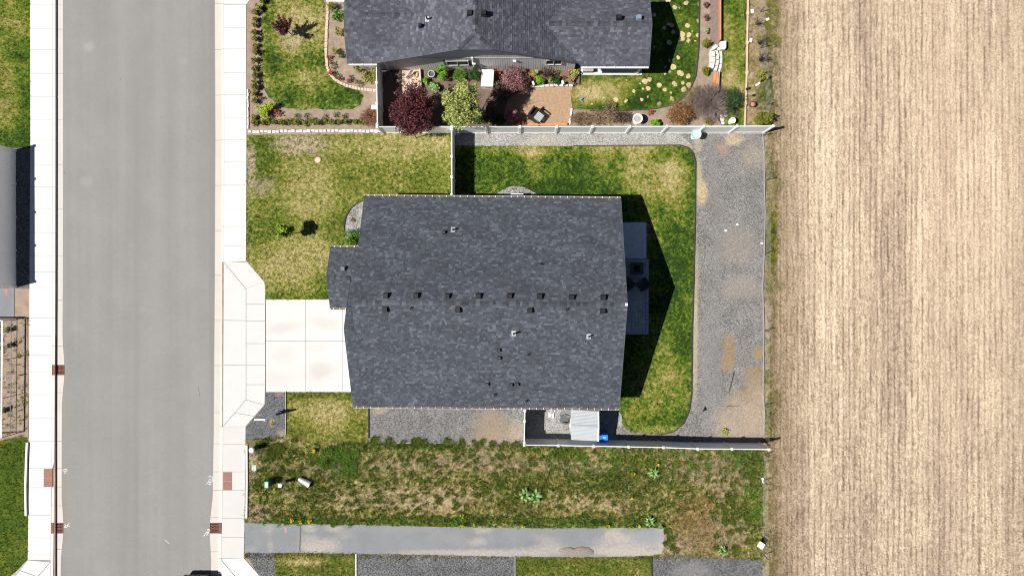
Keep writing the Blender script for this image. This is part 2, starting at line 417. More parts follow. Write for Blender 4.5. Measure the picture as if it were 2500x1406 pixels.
M['lawn_back'] = lawn('back_lawn', .235, .3, .8, .85, seed=5,
    patches=[(1400,365,280,14,.18),(1250,400,40,40,-.06),(1590,430,70,60,.30),(1545,360,40,30,.1),(1650,450,30,80,.22),(1650,640,40,60,-.1),(1650,760,30,50,-.06),(1600,900,60,60,.16),(1560,1010,50,40,.12),(1640,960,40,60,.14),(1620,1050,60,12,.2),
             (1350,462,110,22,-.14),(1285,372,40,18,.16),(1600,560,30,40,.12),(1660,850,20,80,-.05),(1580,800,40,30,.1),(1475,385,25,40,.16),(1300,410,20,40,.12),(1640,380,40,20,-.12)])
M['lawn_garden'] = lawn('garden_lawn', .22, .45, .45, .55, seed=6,
    patches=[(1470,220,60,28,.34),(1420,235,40,30,.22),(1540,195,25,18,.2),(1560,245,30,20,-.1)],
    spots=[(1640,110,75,140),(1560,225,70,40),(1480,245,60,14)])
M['lawn_strip'] = lawn('side_lawn', .38, .5, .6, .7, seed=7, patches=[(1790,215,25,50,.25),(1775,70,15,40,.15)])
M['lawn_s1'] = lawn('verge_grass', .43, .2, .4, .9, seed=8, cols=((.040,.056,.008),(.098,.122,.016),(.180,.172,.036),(.29,.245,.092),(.40,.34,.175)), patches=[(800,1010,80,35,.24),(720,1050,40,30,-.12),(860,1030,25,60,-.1),(790,965,100,10,-.2)])
M['lawn_s2'] = lawn('bottom_lawn_west', .36, .3, .5, .6, seed=9, cols=((.03,.05,.006),(.07,.095,.012),(.13,.135,.025),GS,GP), patches=[(740,1370,60,10,.25)])
M['lawn_s3'] = lawn('bottom_lawn_east', .38, .3, .5, .6, seed=10, cols=((.03,.05,.006),(.07,.095,.012),(.13,.135,.025),GS,GP))
M['vacant'] = lawn('rough_ground', .415, .4, .7, 1.15, seed=11, soilcol=(.36,.265,.185), stripes=.35,
    cols=((.026,.043,.009),(.080,.108,.016),(.162,.146,.038),(.31,.245,.12),(.43,.34,.21)),
    patches=[(840,1130,40,40,-.28),(800,1115,50,30,-.2),(1000,1215,160,30,.18),(930,1130,60,25,.14),(700,1210,50,25,.02),(1450,1225,80,30,.22),(1400,1180,120,40,-.1),(1560,1170,110,40,-.12),(1240,1240,120,25,-.05),
             (640,1085,30,15,-.2),(1100,1085,200,10,-.28),(1000,1272,420,10,-.22),(1500,1275,200,12,-.15),(1840,1130,40,50,-.15),(1840,1240,30,60,-.12),(1340,1110,60,20,-.15),(1080,1240,120,20,.12)],
    tints=[(1690,1255,46,46,(.215,.115,.055),.95),(1720,1310,44,40,(.20,.125,.055),.8),(1290,1240,60,20,(.16,.12,.06),.4),(1540,1200,60,40,(.12,.095,.045),.5)],
    soil=[(617,1125,14,50,1),(628,1255,36,22,1),(1130,1130,150,22,.55),(960,1140,90,26,.35),(1180,1095,36,30,.6),(1340,1140,160,18,.45),(1770,1170,60,50,.55),(1760,1300,60,40,.7),(1650,1330,50,30,.9),(1000,1215,180,26,.4),(1690,1140,70,40,.4),(660,1130,30,18,.5),(800,1150,60,16,.5)])
M['bed'] = plain('garden_soil', (.235,.178,.135), .42, 2.2, .95, fine=18)
M['bark'] = plain('bark_mulch', (.175,.128,.112), .35, 5, .95, fine=14)
M['mulch'] = plain('orange_wood_chips', (.30,.20,.125), .34, 6, .95, fine=16)
M['darksoil'] = plain('dark_garden_soil', (.13,.09,.068), .4, 2.5, .95, fine=18)
GR = ((.055,.054,.054), (.135,.133,.131), (.29,.285,.28))
M['gravel_n'] = gravel('pale_gravel', (.125,.122,.119), (.265,.258,.25), (.43,.415,.4), [(1330,345,40,12,0,(.42,.36,.28),.5)])
M['gravel_e'] = gravel('grey_gravel', (.070,.066,.063), (.160,.152,.145), (.30,.288,.275),
    [(1780,852,15,34,4,(0.265,0.183,0.084),.95),(1775,890,17,16,0,(0.265,0.183,0.084),.95),(1852,862,13,16,0,(0.273,0.195,0.096),.9),(1845,910,26,16,0,(0.265,0.187,0.096),.85),(1838,950,24,40,0,(0.257,0.187,0.104),.85),(1800,970,20,22,0,(.33,.25,.16),.6),
     (1800,1030,60,50,0,(.36,.28,.205),.85),(1850,1010,30,70,0,(.36,.28,.2),.7),(1714,470,14,30,0,(.47,.36,.20),.95),(1705,430,8,40,0,(.45,.37,.24),.7),(1765,365,14,14,0,(.40,.23,.16),.5),(1790,340,22,14,0,(.48,.38,.22),.8),
     (1705,350,12,20,0,(.42,.34,.22),.6),(1840,380,30,26,0,(.36,.30,.22),.5),(1800,600,45,45,0,(.30,.265,.22),.5),(1810,700,50,30,0,(.31,.27,.23),.5),(1698,700,7,110,0,(.44,.35,.22),.6),(1696,850,8,130,0,(.44,.36,.24),.7),(1740,400,12,70,0,(.19,.18,.175),.6),(1752,560,12,150,0,(.2,.19,.185),.5),(1735,900,24,160,0,(.21,.21,.215),.5)])
M['gravel_s'] = gravel('side_gravel', *GR, patches=[(1200,1040,46,34,0,(0.281,0.215,0.144),.9),(1215,1065,60,14,0,(0.281,0.218,0.152),.8),(1265,1050,22,22,0,(.37,.29,.2),.6),(925,1003,14,9,0,(.42,.34,.2),.7),(1170,1078,60,10,0,(.34,.26,.18),.5)])
M['gravel_d'] = gravel('dark_gravel', (.036,.036,.038), (.088,.088,.092), (.21,.21,.215), [(682,962,10,7,0,(.45,.2,.17),.5),(664,1032,6,9,0,(.5,.38,.2),.6),(690,1058,12,10,0,(.4,.31,.21),.7),(1690,1395,40,30,0,(.26,.25,.245),.5)])
def pathmat():
    g = G('old_path_asphalt')
    f = g.math('ADD', g.math('MULTIPLY', g.noise(.7, 4, .6, .5), .7), g.math('MULTIPLY', g.noise(9, 4), .3))
    col = g.ramp(f, [(.3, (.158,.163,.171)), (.7, (.202,.208,.219))])
    mud = (.35,.31,.27)
    for (px, py, rx, ry, rot, st) in [(655,1292,13,13,0,.45),(660,1335,6,20,0,.5),(756,1290,16,9,0,.8),(815,1290,18,8,0,.7),(768,1328,34,18,-15,.75),(805,1332,22,18,0,.8),(760,1340,28,10,0,.9),(840,1305,20,12,0,.3),(1060,1348,90,7,0,.7),(1160,1350,70,9,0,.8),(1178,1293,22,9,0,.7),(1165,1322,20,10,0,.75),
            (1240,1350,70,10,0,.8),(1330,1345,60,12,0,.75),(1540,1330,70,26,0,.95),(1500,1305,26,18,0,.85),(1560,1350,70,10,0,1),(1612,1310,12,40,0,.8),(1480,1345,50,11,0,.9),(1340,1325,40,14,-20,.45),(1100,1310,40,14,0,.2),(1010,1290,60,10,0,.2),(610,1340,14,8,0,.3)]:
        col = g.mix(g.math('MULTIPLY', g.math('MULTIPLY', g.ell(px, py, rx, ry, rot, .5, .8, 2.4), g.rng(g.noise(6, 5, .8), .25, .6)), g.math('MULTIPLY', 1.0, st*.95)), col, mud)
    col = g.mix(g.math('MULTIPLY', g.ell(1585, 1310, 40, 16, 12, .4, .4, 1.6), .8), col, (.21,.22,.24))
    col = g.mix(g.math('MULTIPLY', g.ell(697, 1292, 2.2, 8, 10, .3, .2, 3), .6), col, (.5,.25,.22))
    col = g.mix(1.0, col, g.ramp(g.noise(28, 3, .8), [(.3, .86), (.7, 1.13)]), 'MULTIPLY')
    return g.out(col, .95, g.noise(40, 3), .3, .01, .1)
M['path'] = pathmat()
def fieldmat():
    g = G('stubble_field')
    # rows run along Y: noise squeezed in X, stretched along Y, with a slight drift
    wob = g.t.nodes.new('ShaderNodeVectorMath'); wob.operation = 'ADD'
    nn = g.t.nodes.new('ShaderNodeTexNoise'); nn.inputs['Scale'].default_value = .35; g.t.links.new(g.mapping((0,0,0), 0, (1,4,1)), nn.inputs['Vector'])
    sc = g.t.nodes.new('ShaderNodeVectorMath'); sc.operation = 'SCALE'; sc.inputs['Scale'].default_value = .35; g.t.links.new(nn.outputs['Color'], sc.inputs[0])
    g.t.links.new(g.pos, wob.inputs[0]); g.t.links.new(sc.outputs[0], wob.inputs[1])
    def stretch(sx, sy):
        m = g.t.nodes.new('ShaderNodeMapping'); m.inputs['Scale'].default_value = (sx, sy, 1); g.t.links.new(wob.outputs[0], m.inputs[0]); return m.outputs[0]
    sx = g.t.nodes.new('ShaderNodeSeparateXYZ'); g.t.links.new(wob.outputs[0], sx.inputs[0])
    drift = g.math('MULTIPLY', g.noise(1.0, 3, .6, 0, stretch(1.2, .35)), .9)
    ph = g.math('ADD', g.math('DIVIDE', sx.outputs[0], .385), drift)
    saw = g.math('PINGPONG', ph, .5)                                  # 0 in the furrow, .5 on the row
    furrow = g.rng(saw, .02, .24)
    gate = g.rng(g.noise(1.0, 4, .7, 0, stretch(2.2, .55)), .36, .60)
    furrow = g.math('SUBTRACT', 1.0, g.math('MULTIPLY', g.math('SUBTRACT', 1.0, furrow), gate))
    rows = g.noise(1.0, 3, .65, 0, stretch(2.6, .16))
    fine = g.noise(1.0, 3, .7, 0, stretch(7, 3.0))
    clod = g.noise(5.0, 5, .85)
    band = g.noise(1.0, 2, .5, 0, stretch(.42, .03))
    d = g.math('ADD', g.math('MULTIPLY', rows, .30), g.math('MULTIPLY', fine, .26))
    d = g.math('ADD', d, g.math('MULTIPLY', clod, .34)); d = g.math('ADD', d, g.math('MULTIPLY', band, .26))
    d = g.math('ADD', d, g.math('MULTIPLY', furrow, .17)); d = g.math('ADD', d, g.math('MULTIPLY', g.math('SUBTRACT', g.isl, .5), .15))
    col = g.ramp(d, [(.555, (.205,.150,.110)), (.66, (.36,.274,.203)), (.75, (.485,.386,.285)), (.85, (.64,.532,.402))])
    col = g.mix(g.rng(g.noise(1.0, 3, .5, 0, stretch(.30, .02)), .5, .68, 0, .35), col, (.385,.285,.215))
    sep = g.t.nodes.new('ShaderNodeSeparateXYZ'); g.t.links.new(g.pos, sep.inputs[0])
    # far side: worn smooth, tan
    e = g.math('ADD', sep.outputs[0], g.math('MULTIPLY', g.noise(.25, 3), 5))
    col = g.mix(g.math('MULTIPLY', g.rng(e, 33, 38), .6), col, g.ramp(g.math('ADD', g.math('MULTIPLY', clod, .6), g.math('MULTIPLY', rows, .4)), [(.35, (.34,.265,.19)), (.65, (.49,.395,.29))]))
    # green and rusty weeds at the margin
    e2 = g.math('ADD', sep.outputs[0], g.math('MULTIPLY', g.noise(.6, 4), 2.2))
    col = g.mix(g.math('MULTIPLY', g.rng(e2, 18.6, 18.0), g.rng(g.noise(.5, 3), .42, .58)), col, g.ramp(g.noise(7, 4, .8), [(.3, (.05,.07,.014)), (.55, (.13,.13,.035)), (.75, (.28,.22,.10))]))
    col = g.mix(g.math('MULTIPLY', g.rng(e2, 20.6, 18.8), .6), col, g.ramp(g.noise(6, 4, .8), [(.3, (.13,.09,.05)), (.7, (.34,.25,.15))]))
    col = g.mix(1.0, col, g.ramp(g.noise(10, 4, .9), [(.32, .68), (.68, 1.28)]), 'MULTIPLY')
    return g.out(col, .95, g.math('ADD', g.math('MULTIPLY', rows, 1.5), clod), .8, .06, .1)
M['field'] = fieldmat()
M['weedband'] = lawn('weedy_margin', .55, .5, .7, .8, seed=13, cols=((.04,.055,.014),(.095,.105,.03),(.19,.16,.06),(.30,.225,.12),(.40,.31,.2)), soilcol=(.36,.27,.2),
    patches=[(1890,590,18,60,-.3),(1880,430,18,40,-.1),(1880,120,24,60,-.15),(1870,240,26,50,-.2)], soil=[(1855,60,30,60,.7),(1855,280,30,25,.8),(1870,140,24,30,.7),(1885,820,22,60,.9),(1885,740,20,40,.6)])
M['edging'] = plain('black_lawn_edging', (.035,.034,.033), .2, 5, .8)

# leaves ---------------------------------------------------------------
L = {}
L['hedge'] = leafy('hedge_leaves', [(.022,.036,.008),(.075,.092,.012),(.18,.185,.025),(.29,.25,.05)])
L['purple'] = leafy('plum_leaves', [(.022,.006,.009),(.055,.013,.018),(.10,.028,.034),(.17,.06,.06)])
L['gold'] = leafy('yellow_green_leaves', [(.055,.085,.014),(.17,.20,.038),(.36,.38,.11),(.50,.50,.22)])
L['lime'] = leafy('lime_leaves', [(.09,.15,.008),(.20,.29,.012),(.34,.42,.02),(.42,.46,.05)])
L['sapling'] = leafy('young_tree_leaves', [(.045,.09,.007),(.11,.19,.011),(.21,.30,.018),(.30,.36,.035)])
L['green'] = leafy('mid_green_leaves', [(.025,.06,.008),(.055,.13,.014),(.11,.22,.025),(.18,.28,.05)])
L['dark'] = leafy('dark_green_leaves', [(.008,.022,.008),(.02,.048,.016),(.04,.085,.025),(.07,.12,.04)])
L['bright'] = leafy('bright_green_leaves', [(.04,.12,.008),(.09,.24,.012),(.16,.35,.022),(.24,.42,.05)])
L['weedgreen'] = leafy('weed_leaves', [(.018,.034,.006),(.052,.080,.011),(.105,.135,.020),(.18,.19,.04)])
L['olive'] = leafy('olive_green_leaves', [(.05,.065,.008),(.11,.13,.012),(.18,.19,.018),(.26,.25,.035)])
L['mauve'] = leafy('mauve_leaves', [(.05,.02,.025),(.14,.055,.065),(.26,.12,.13),(.40,.23,.23)])
L['pink'] = leafy('pink_blossom', [(.12,.03,.05),(.30,.07,.11),(.46,.15,.2),(.58,.30,.32)])
L['rust'] = leafy('rusty_leaves', [(.06,.03,.012),(.15,.075,.026),(.25,.13,.05),(.33,.2,.09)])
L['dead'] = leafy('dry_leaves', [(.10,.065,.035),(.22,.145,.08),(.34,.24,.14),(.42,.33,.21)])
L['brown'] = leafy('brown_leaves', [(.035,.02,.014),(.09,.05,.035),(.16,.10,.07),(.25,.17,.12)])
L['yellowbush'] = leafy('yellow_green_shrub_leaves', [(.07,.085,.014),(.16,.165,.028),(.27,.25,.05),(.36,.31,.10)])
L['pale'] = leafy('pale_green_leaves', [(.06,.14,.04),(.14,.27,.08),(.26,.40,.14),(.40,.52,.25)])
L['red'] = leafy('red_petals', [(.30,.008,.012),(.50,.02,.025),(.62,.05,.05)])
L['yellow'] = leafy('yellow_petals', [(.45,.27,.004),(.62,.42,.006),(.72,.55,.02)])
L['orange'] = leafy('orange_petals', [(.5,.1,.01),(.6,.16,.02)])
L['tuliplf'] = leafy('tulip_leaves', [(.02,.045,.02),(.055,.10,.04),(.12,.18,.07)])
L['straw'] = M['field']

# ------------------------------------------------------------------ ground, road, path
yy = [-160, 0, 340, 690, 1046, 1200, 1370, 1560]
def ln(vals): return lambda y: float(np.interp(y, yy, vals))
LW0 = ln([73.5, 73, 73.5, 71.5, 70.5, 70, 67, 66]); LW1 = ln([129, 128.5, 128.5, 127.5, 127, 125.5, 123.5, 121])
LC1 = ln([136, 135, 135, 134.5, 133, 132, 130, 128]); LG1 = ln([154, 154, 154, 153.5, 151, 150.5, 148.5, 146])
RG0 = ln([524, 524.5, 526, 524.5, 522, 519.5, 515.5, 513]); RC0 = ln([539.5, 540, 541.5, 540, 536.5, 535.5, 533, 531])
RC1 = ln([545.5, 546, 547, 546, 544, 543, 539.5, 537]); RW1 = ln([601, 601, 602, 600.5, 600, 598.5, 595.5, 594])
ZR, ZC = -.14, 0.0
gm = MB()
xw, xe = P(134, 700).x, P(541, 700).x
B = 1500
gm.add([(-B,-B,-.03),(xw,-B,-.03),(xw,B,-.03),(-B,B,-.03)], [(0,1,2,3)])
gm.add([(xe,-B,-.03),(B,-B,-.03),(B,B,-.03),(xe,B,-.03)], [(0,1,2,3)])
gm.add([(xw,-B,-.22),(xe,-B,-.22),(xe,B,-.22),(xw,B,-.22)], [(0,1,2,3)])
gm.add([(xw,-B,-.22),(xw,B,-.22),(xw,B,-.03),(xw,-B,-.03)], [(0,1,2,3)])
gm.add([(xe,-B,-.22),(xe,B,-.22),(xe,B,-.03),(xe,-B,-.03)], [(3,2,1,0)])
solo('ground', gm, M['soil'], kind='structure')

def bul(y, c, w=17, taper=75):
    d = abs(y - c); return 0 if d > taper else (1 if d < w else (taper - d) / (taper - w))
ys = list(range(-300, 1720, 12))
lg = [(LG1(y) + 5 * bul(y, 903) + 5 * bul(y, 1288), y) for y in ys]
rg = [(RG0(y) - 5 * bul(y, 1288), y) for y in ys]
rp = world(lg, ZR) + world(rg[::-1], ZR)
rm = MB()
for i in range(len(ys) - 1):
    a, b = P2(*lg[i], ZR), P2(*rg[i], ZR); c, d = P2(*rg[i+1], ZR), P2(*lg[i+1], ZR)
    rm.add([(a[0],a[1],ZR),(d[0],d[1],ZR),(c[0],c[1],ZR),(b[0],b[1],ZR)], [(0,1,2,3)])
e0, e1 = P(150, 1700, ZR), P(520, 1700, ZR)
rm.add([(e0.x,-400,ZR),(e1.x,-400,ZR),(e1.x,e1.y,ZR),(e0.x,e0.y,ZR)], [(0,1,2,3)])
e0, e1 = P(154, -290, ZR), P(524, -290, ZR)
rm.add([(e0.x,e0.y,ZR),(e1.x,e1.y,ZR),(e1.x,400,ZR),(e0.x,400,ZR)], [(0,1,2,3)])
solo('road', rm, M['asphalt'], kind='structure')

# pavements: slabs with real joints
def slabs(owner, name, joints, xl, xr, z0, z1, mat, gap=.5):
    for a, b in zip(joints[:-1], joints[1:]):
        q = [(xl(a + gap), a + gap), (xr(a + gap), a + gap), (xr(b - gap), b - gap), (xl(b - gap), b - gap)]
        q = [(q[0][0] + gap, q[0][1]), (q[1][0] - gap, q[1][1]), (q[2][0] - gap, q[2][1]), (q[3][0] + gap, q[3][1])]
        part(name, MB().prism(world(q, z1), z0, z1), mat, owner)
def pavement(name, polyL, polyR, y0, y1, z, mat):
    m = MB(); st = np.linspace(y0, y1, 12)
    for a, b in zip(st[:-1], st[1:]):
        m.prism(world([(polyL(a), a), (polyR(a), a), (polyR(b), b), (polyL(b), b)], z), z - .12, z)
    return solo(name, m, mat, kind='structure')
joint = plain('joint_grey', (.30,.29,.28), .2, 6, .9)
JL = [-110,-50,13,70,122,180,236,292,343,402,456,511,568,624,664,704,776,820,866,909,963,1021,1077,1143,1188,1257,1312,1366]
JR1 = [10,68,120,178,232,287,342,395,452,509,553,600,640]
JR2 = [1041,1084,1151,1196,1264,1311,1362]
pl = pavement('pavement_west', LW0, LW1, -110, 1366, -.02, joint)
slabs(pl, 'paving_slab', JL, LW0, LW1, -.10, 0, M['walk'])
pr = pavement('pavement_east', lambda y: RC1(y), lambda y: RW1(y), -60, 1400, -.02, joint)
slabs(pr, 'paving_slab', JR1, RC1, RW1, -.10, 0, M['walk'])
slabs(pr, 'paving_slab', JR2, RC1, RW1, -.10, 0, M['walk_s'])
def flag(owner, poly, mat, z0=-.1, z1=0.0, name='paving_slab', shrink=.42):
    n = len(poly); cx = sum(p[0] for p in poly)/n; cy = sum(p[1] for p in poly)/n; q = []
    for x, y in poly:
        d = math.hypot(x-cx, y-cy); q.append((x + (cx-x)/d*shrink*1.4, y + (cy-y)/d*shrink*1.4))
    return part(name, MB().prism(world(q, z1), z0, z1), mat, owner)
for poly in [[(546,12),(601,12),(616,-8),(640,-60),(546,-60)],
             [(547,640),(601.5,637),(645,688),(601,705)], [(601,705),(645,688),(647.5,700),(647.5,742),(601,742)],
             [(547,641),(600.5,706),(600.5,782),(546,781)], [(546,782),(600.5,783),(600.5,891),(545.5,890)], [(545.5,891),(600.5,892),(600.5,975),(545,1039)],
             [(601,743),(647.5,743),(647.5,783),(601,783)], [(601,784),(647.5,784),(647.5,838),(601,838)], [(601,839),(647.5,839),(647.5,891),(601,891)],
             [(601,892),(647.5,892),(647.5,938),(601,938)], [(601,939),(647.5,939),(646,988),(601,975)],
             [(601,976),(645,988.5),(622,1015),(574,1007)], [(573.5,1008),(621,1016),(599.5,1041),(545,1041)],
             [(540,1364),(595,1361),(633,1404),(575,1406)], [(575,1407),(633,1405),(680,1470),(625,1480)], [(539.5,1366),(574,1407),(624,1480),(538,1480)]]:
    flag(pr, poly, M['apron'] if 600 < poly[0][1] < 1041 else M['walk'], shrink=.28)
fb = MB()
for poly in [[(547,640),(601.5,637),(645,688),(647.5,700),(647.5,957),(645,988),(599.5,1041),(545,1041)], [(539,1362),(595,1360),(690,1490),(538,1490)], [(546,12),(601,12),(612,0),(650,-70),(546,-70)]]:
    fb.prism(world(poly, -.025), -.13, -.025)
part('bedding', fb, joint, pr)
for poly in [[(67,1366.5),(122,1371.5),(92,1406),(50,1392)], [(49.5,1392.5),(91,1407),(60,1445),(5,1440)], [(123,1372),(121,1480),(62,1445)]]:
    flag(pl, poly, M['walk'])
part('bedding', MB().prism(world([(67,1366),(123,1370),(121,1480),(0,1460),(20,1410)], -.025), -.13, -.025), joint, pl)

# driveway in six pours
dr = solo('driveway', MB().prism(world([(648,731),(860,731),(900,800),(900,958),(648,957)], -.03), -.12, -.03), joint, kind='structure')
for x0, x1 in ((648.5,746),(746,836),(836,905)):
    for y0, y1 in ((731,833),(833,957)):
        flag(dr, [(x0,y0),(x1,y0),(x1,y1),(x0,y1)], M['drive'], z1=-.002, name='driveway_slab', shrink=.4)
part('paving_slab', MB().prism(world([(797,-40),(843,-40),(843,6),(797,6)], 0), -.1, .06), M['walk'], dr)

# kerbs and gutter pans
def run(name, label, xl, xr, z0, z1, mat, joints, piece):
    o = thing(name, label, 'kerb' if 'kerb' in name else 'gutter', P(xl(700), 700, z1))
    for a, b in zip(joints[:-1], joints[1:]):
        st = np.linspace(a + .35, b - .35, 5); m = MB()
        pts = [(xl(y), y) for y in st] + [(xr(y), y) for y in st[::-1]]
        m.prism(world(pts, z1), z0, z1); part(piece, m, mat, o)
    return o
KJ = [-110, 72, 180, 292, 402, 511, 624, 733, 845, 952]
run('street_kerb', 'pale concrete kerb on the west side of the street, its face in shade', LW1, LC1, -.2, .002, M['curb'], [-110,13,122,236,343,456,568,664,776,845,890.5] , 'kerb_stone')
run('street_kerb', 'short pale concrete kerb between the two west storm drains', LW1, lambda y: LC1(y) - (4.5 if 1135 < y < 1190 else 0), -.2, .002, M['curb'], [915.5,1021,1077,1143], 'kerb_stone')
run('street_kerb', 'dropped concrete kerb beside the west brick-red pad', LW1, LC1, -.2, -.10, M['curb'], [1143.5,1187.5], 'kerb_stone')
run('street_kerb', 'low concrete kerb between the west pad and the southwest storm drain', LW1, LC1, -.2, -.02, M['curb'], [1188,1232,1275.5], 'kerb_stone')
run('street_kerb', 'concrete kerb south of the southwest storm drain', LW1, LC1, -.2, .002, M['curb'], [1301.5,1366,1440], 'kerb_stone')
run('street_kerb', 'pale concrete kerb along the east side of the street', RC0, RC1, -.2, .002, M['curb'], [-110,10,120,232,342,452,553,640], 'kerb_stone')
run('street_kerb', 'dropped kerb where the driveway apron meets the street', RC0, RC1, -.2, -.09, M['curb'], [640.5,782,891,1041], 'kerb_stone')
run('street_kerb', 'concrete kerb north of the southeast storm drain', RC0, RC1, -.2, .002, M['curb'], [1041.5,1151,1196,1275.5], 'kerb_stone')
run('street_kerb', 'concrete kerb at the bottom right corner of the street', RC0, RC1, -.2, .002, M['curb'], [1301.5,1362,1440], 'kerb_stone')
GP1 = lambda y: LG1(y) + 5 * bul(y, 903) + 5 * bul(y, 1288); GP0 = lambda y: RG0(y) - 5 * bul(y, 1288)
run('gutter_pan', 'cream concrete gutter strip along the west kerb above its upper storm drain', lambda y: LC1(y) - .5, GP1, -.2, -.132, M['gutterpan'], [-110,13,72,180,292,402,511,624,733,845,891], 'gutter_slab')
run('gutter_pan', 'cream concrete gutter strip between the two west storm drains', lambda y: LC1(y) - .5, GP1, -.2, -.132, M['gutterpan'], [915,958,1077,1143,1188,1234,1276], 'gutter_slab')
run('gutter_pan', 'cream concrete gutter strip below the southwest storm drain', lambda y: LC1(y) - .5, GP1, -.2, -.132, M['gutterpan'], [1301,1340,1440], 'gutter_slab')
run('gutter_pan', 'cream concrete gutter strip along the east kerb and driveway', GP0, lambda y: RC0(y) + .5, -.2, -.132, M['gutterpan'], [-110,10,122,233,343,453,563,672,782,892,1007,1083,1151,1196,1263,1276], 'gutter_slab')
run('gutter_pan', 'cream concrete gutter strip below the southeast storm drain', GP0, lambda y: RC0(y) + .5, -.2, -.132, M['gutterpan'], [1301,1346,1440], 'gutter_slab')

# ------------------------------------------------------------------ ground cover sheets (each lies a few mm over the one below)
def cover(name, pts, z, mat, step=10, amp=1.2, seed=1, kind='structure'):
    q = world(rag(pts, step, amp, seed) if amp else pts, z)
    return solo(name, MB().sheet(q, z), mat, kind=kind), q
AREAS = {}
def ground_area(key, name, pts, z, mat, amp=1.2, seed=1):
    o, q = cover(name, pts, z, M[mat], 10, amp, seed); AREAS[key] = (q, M[mat], z)
    return o
ground_area('tl', 'lawn', [(-200,-120),(73,-120),(73,0),(73.5,361),(-200,361)], -.010, 'lawn_tl', .5)
ground_area('gl', 'gravel_bed', [(-200,361),(72,361),(71.5,704),(-200,704)], -.012, 'gravel_d', 0)
cover('side_path', [(-200,703),(35,703),(35,777),(-200,777)], -.006, M['path'], amp=0)
ground_area('bedl', 'garden_bed', [(-200,778),(67,778),(69,1070),(-200,1076)], -.012, 'bed', .6)
ground_area('bl', 'lawn', [(-200,1078),(0,1076),(30,1068),(66,1066),(66,1200),(68,1366),(20,1410),(-60,1470),(-200,1480)], -.008, 'lawn_bl', 1.2)
ground_area('nbbed', 'garden_bed', [(603,-120),(930,-120),(930,324),(604,324)], -.016, 'bed', 0)
ground_area('nb', 'lawn', [(652,-110),(645,0),(638,60),(636,150),(640,205),(655,238),(690,262),(720,266),(738,270),(762,266),(800,268),(860,267),(880,256),(889,235),(880,223),(850,214),(824,198),(804,177),(796,150),(794,60),(794,-110)], -.008, 'lawn_nb', 1.6)
ground_area('front', 'lawn', [(602,330),(930,326),(1112,326),(1112,482),(930,485),(930,732),(648,732),(647,700),(645,689),(602,638)], -.010, 'lawn_front', .6)
cover('gravel_bed', [(892,490),(872,496),(856,510),(845,530),(841,552),(842,575),(848,590),(905,600),(905,488)], -.002, M['gravel_n'], 5, .8)
ground_area('nbyard', 'garden_bed', [(925,100),(1740,-120),(1740,312),(925,316)], -.016, 'darksoil', 0)
ground_area('mul', 'wood_chip_ground', [(1240,236),(1295,214),(1398,212),(1396,262),(1394,310),(1225,310)], -.010, 'mulch', 1.5)
ground_area('garden', 'lawn', [(1420,-120),(1708,-120),(1706,0),(1704,120),(1697,185),(1684,215),(1668,238),(1640,256),(1600,265),(1540,269),(1440,269),(1405,264),(1394,252),(1393,225),(1403,212),(1420,204)], -.006, 'lawn_garden', 1.0)
ground_area('nebed', 'garden_bed', [(1395,268),(1540,270),(1604,266),(1644,257),(1672,239),(1688,216),(1700,186),(1708,118),(1710,-120),(1735,-120),(1735,60),(1760,110),(1765,312),(1390,312)], -.004, 'bed', .8)
ground_area('barkstrip', 'bark_strip', [(1733,-120),(1757,-120),(1757,108),(1735,112)], .002, 'bark', .6)
ground_area('strip', 'lawn', [(1762,-120),(1822,-120),(1819,312),(1762,312)], -.006, 'lawn_strip', 1.5)
ground_area('weeds', 'weedy_ground', [(1822,-120),(1906,-120),(1900,60),(1898,130),(1908,200),(1905,330),(1900,420),(1908,520),(1902,620),(1890,760),(1900,900),(1895,1080),(1898,1300),(1892,1500),(1862,1500),(1866,1080),(1868,330),(1818,312)], -.006, 'weedband', 4)
ground_area('gn', 'gravel_path', [(1112,324),(1870,324),(1870,350),(1690,400),(1690,352),(1150,358),(1112,358)], -.014, 'gravel_n', 0)
ground_area('ge', 'gravel_yard', [(1660,328),(1869,328),(1869,1080),(1500,1082),(1500,1040),(1640,1040),(1680,1000),(1690,400),(1690,356)], -.010, 'gravel_e', .5)
ground_area('back', 'lawn', [(1112,356),(1400,357),(1660,355),(1680,361),(1692,374),(1698,396),(1697,520),(1693,700),(1690,800),(1688,960),(1682,1005),(1668,1035),(1645,1053),(1612,1061),(1550,1056),(1530,1048),(1519,1036),(1517,1010),(1500,1000),(1500,800),(1500,500),(1112,482)], -.004, 'lawn_back', .9)
cover('gravel_bed', [(1196,482),(1210,475),(1225,465),(1245,456),(1262,454),(1278,457),(1300,468),(1320,478),(1335,482),(1335,500),(1196,500)], .002, M['gravel_n'], 5, .6)
ground_area('gs', 'gravel_strip', [(899,985),(1285,985),(1285,1082),(1200,1086),(900,1078)], -.010, 'gravel_s', 2)
ground_area('gs2', 'gravel_yard', [(1282,985),(1519,985),(1519,1050),(1560,1062),(1640,1064),(1640,1088),(1282,1086)], -.012, 'gravel_n', 0)
ground_area('gf', 'gravel_bed', [(648,956),(698,956),(698,1072),(600,1072),(600,1042),(645,989)], -.010, 'gravel_d', .8)
ground_area('s1', 'lawn', [(697,956),(900,958),(900,1078),(760,1082),(697,1064)], -.008, 'lawn_s1', 1.2)
ground_area('vac', 'rough_ground', [(600,1068),(640,1070),(697,1060),(760,1078),(900,1074),(1000,1082),(1100,1074),(1190,1086),(1281,1076),(1282,1084),(1870,1096),(1868,1366),(598,1364)], -.013, 'vacant', 3.5, 5)
ground_area('gb1', 'gravel_bed', [(596,1346),(674,1346),(674,1500),(690,1500),(633,1404)], -.008, 'gravel_d', .8)
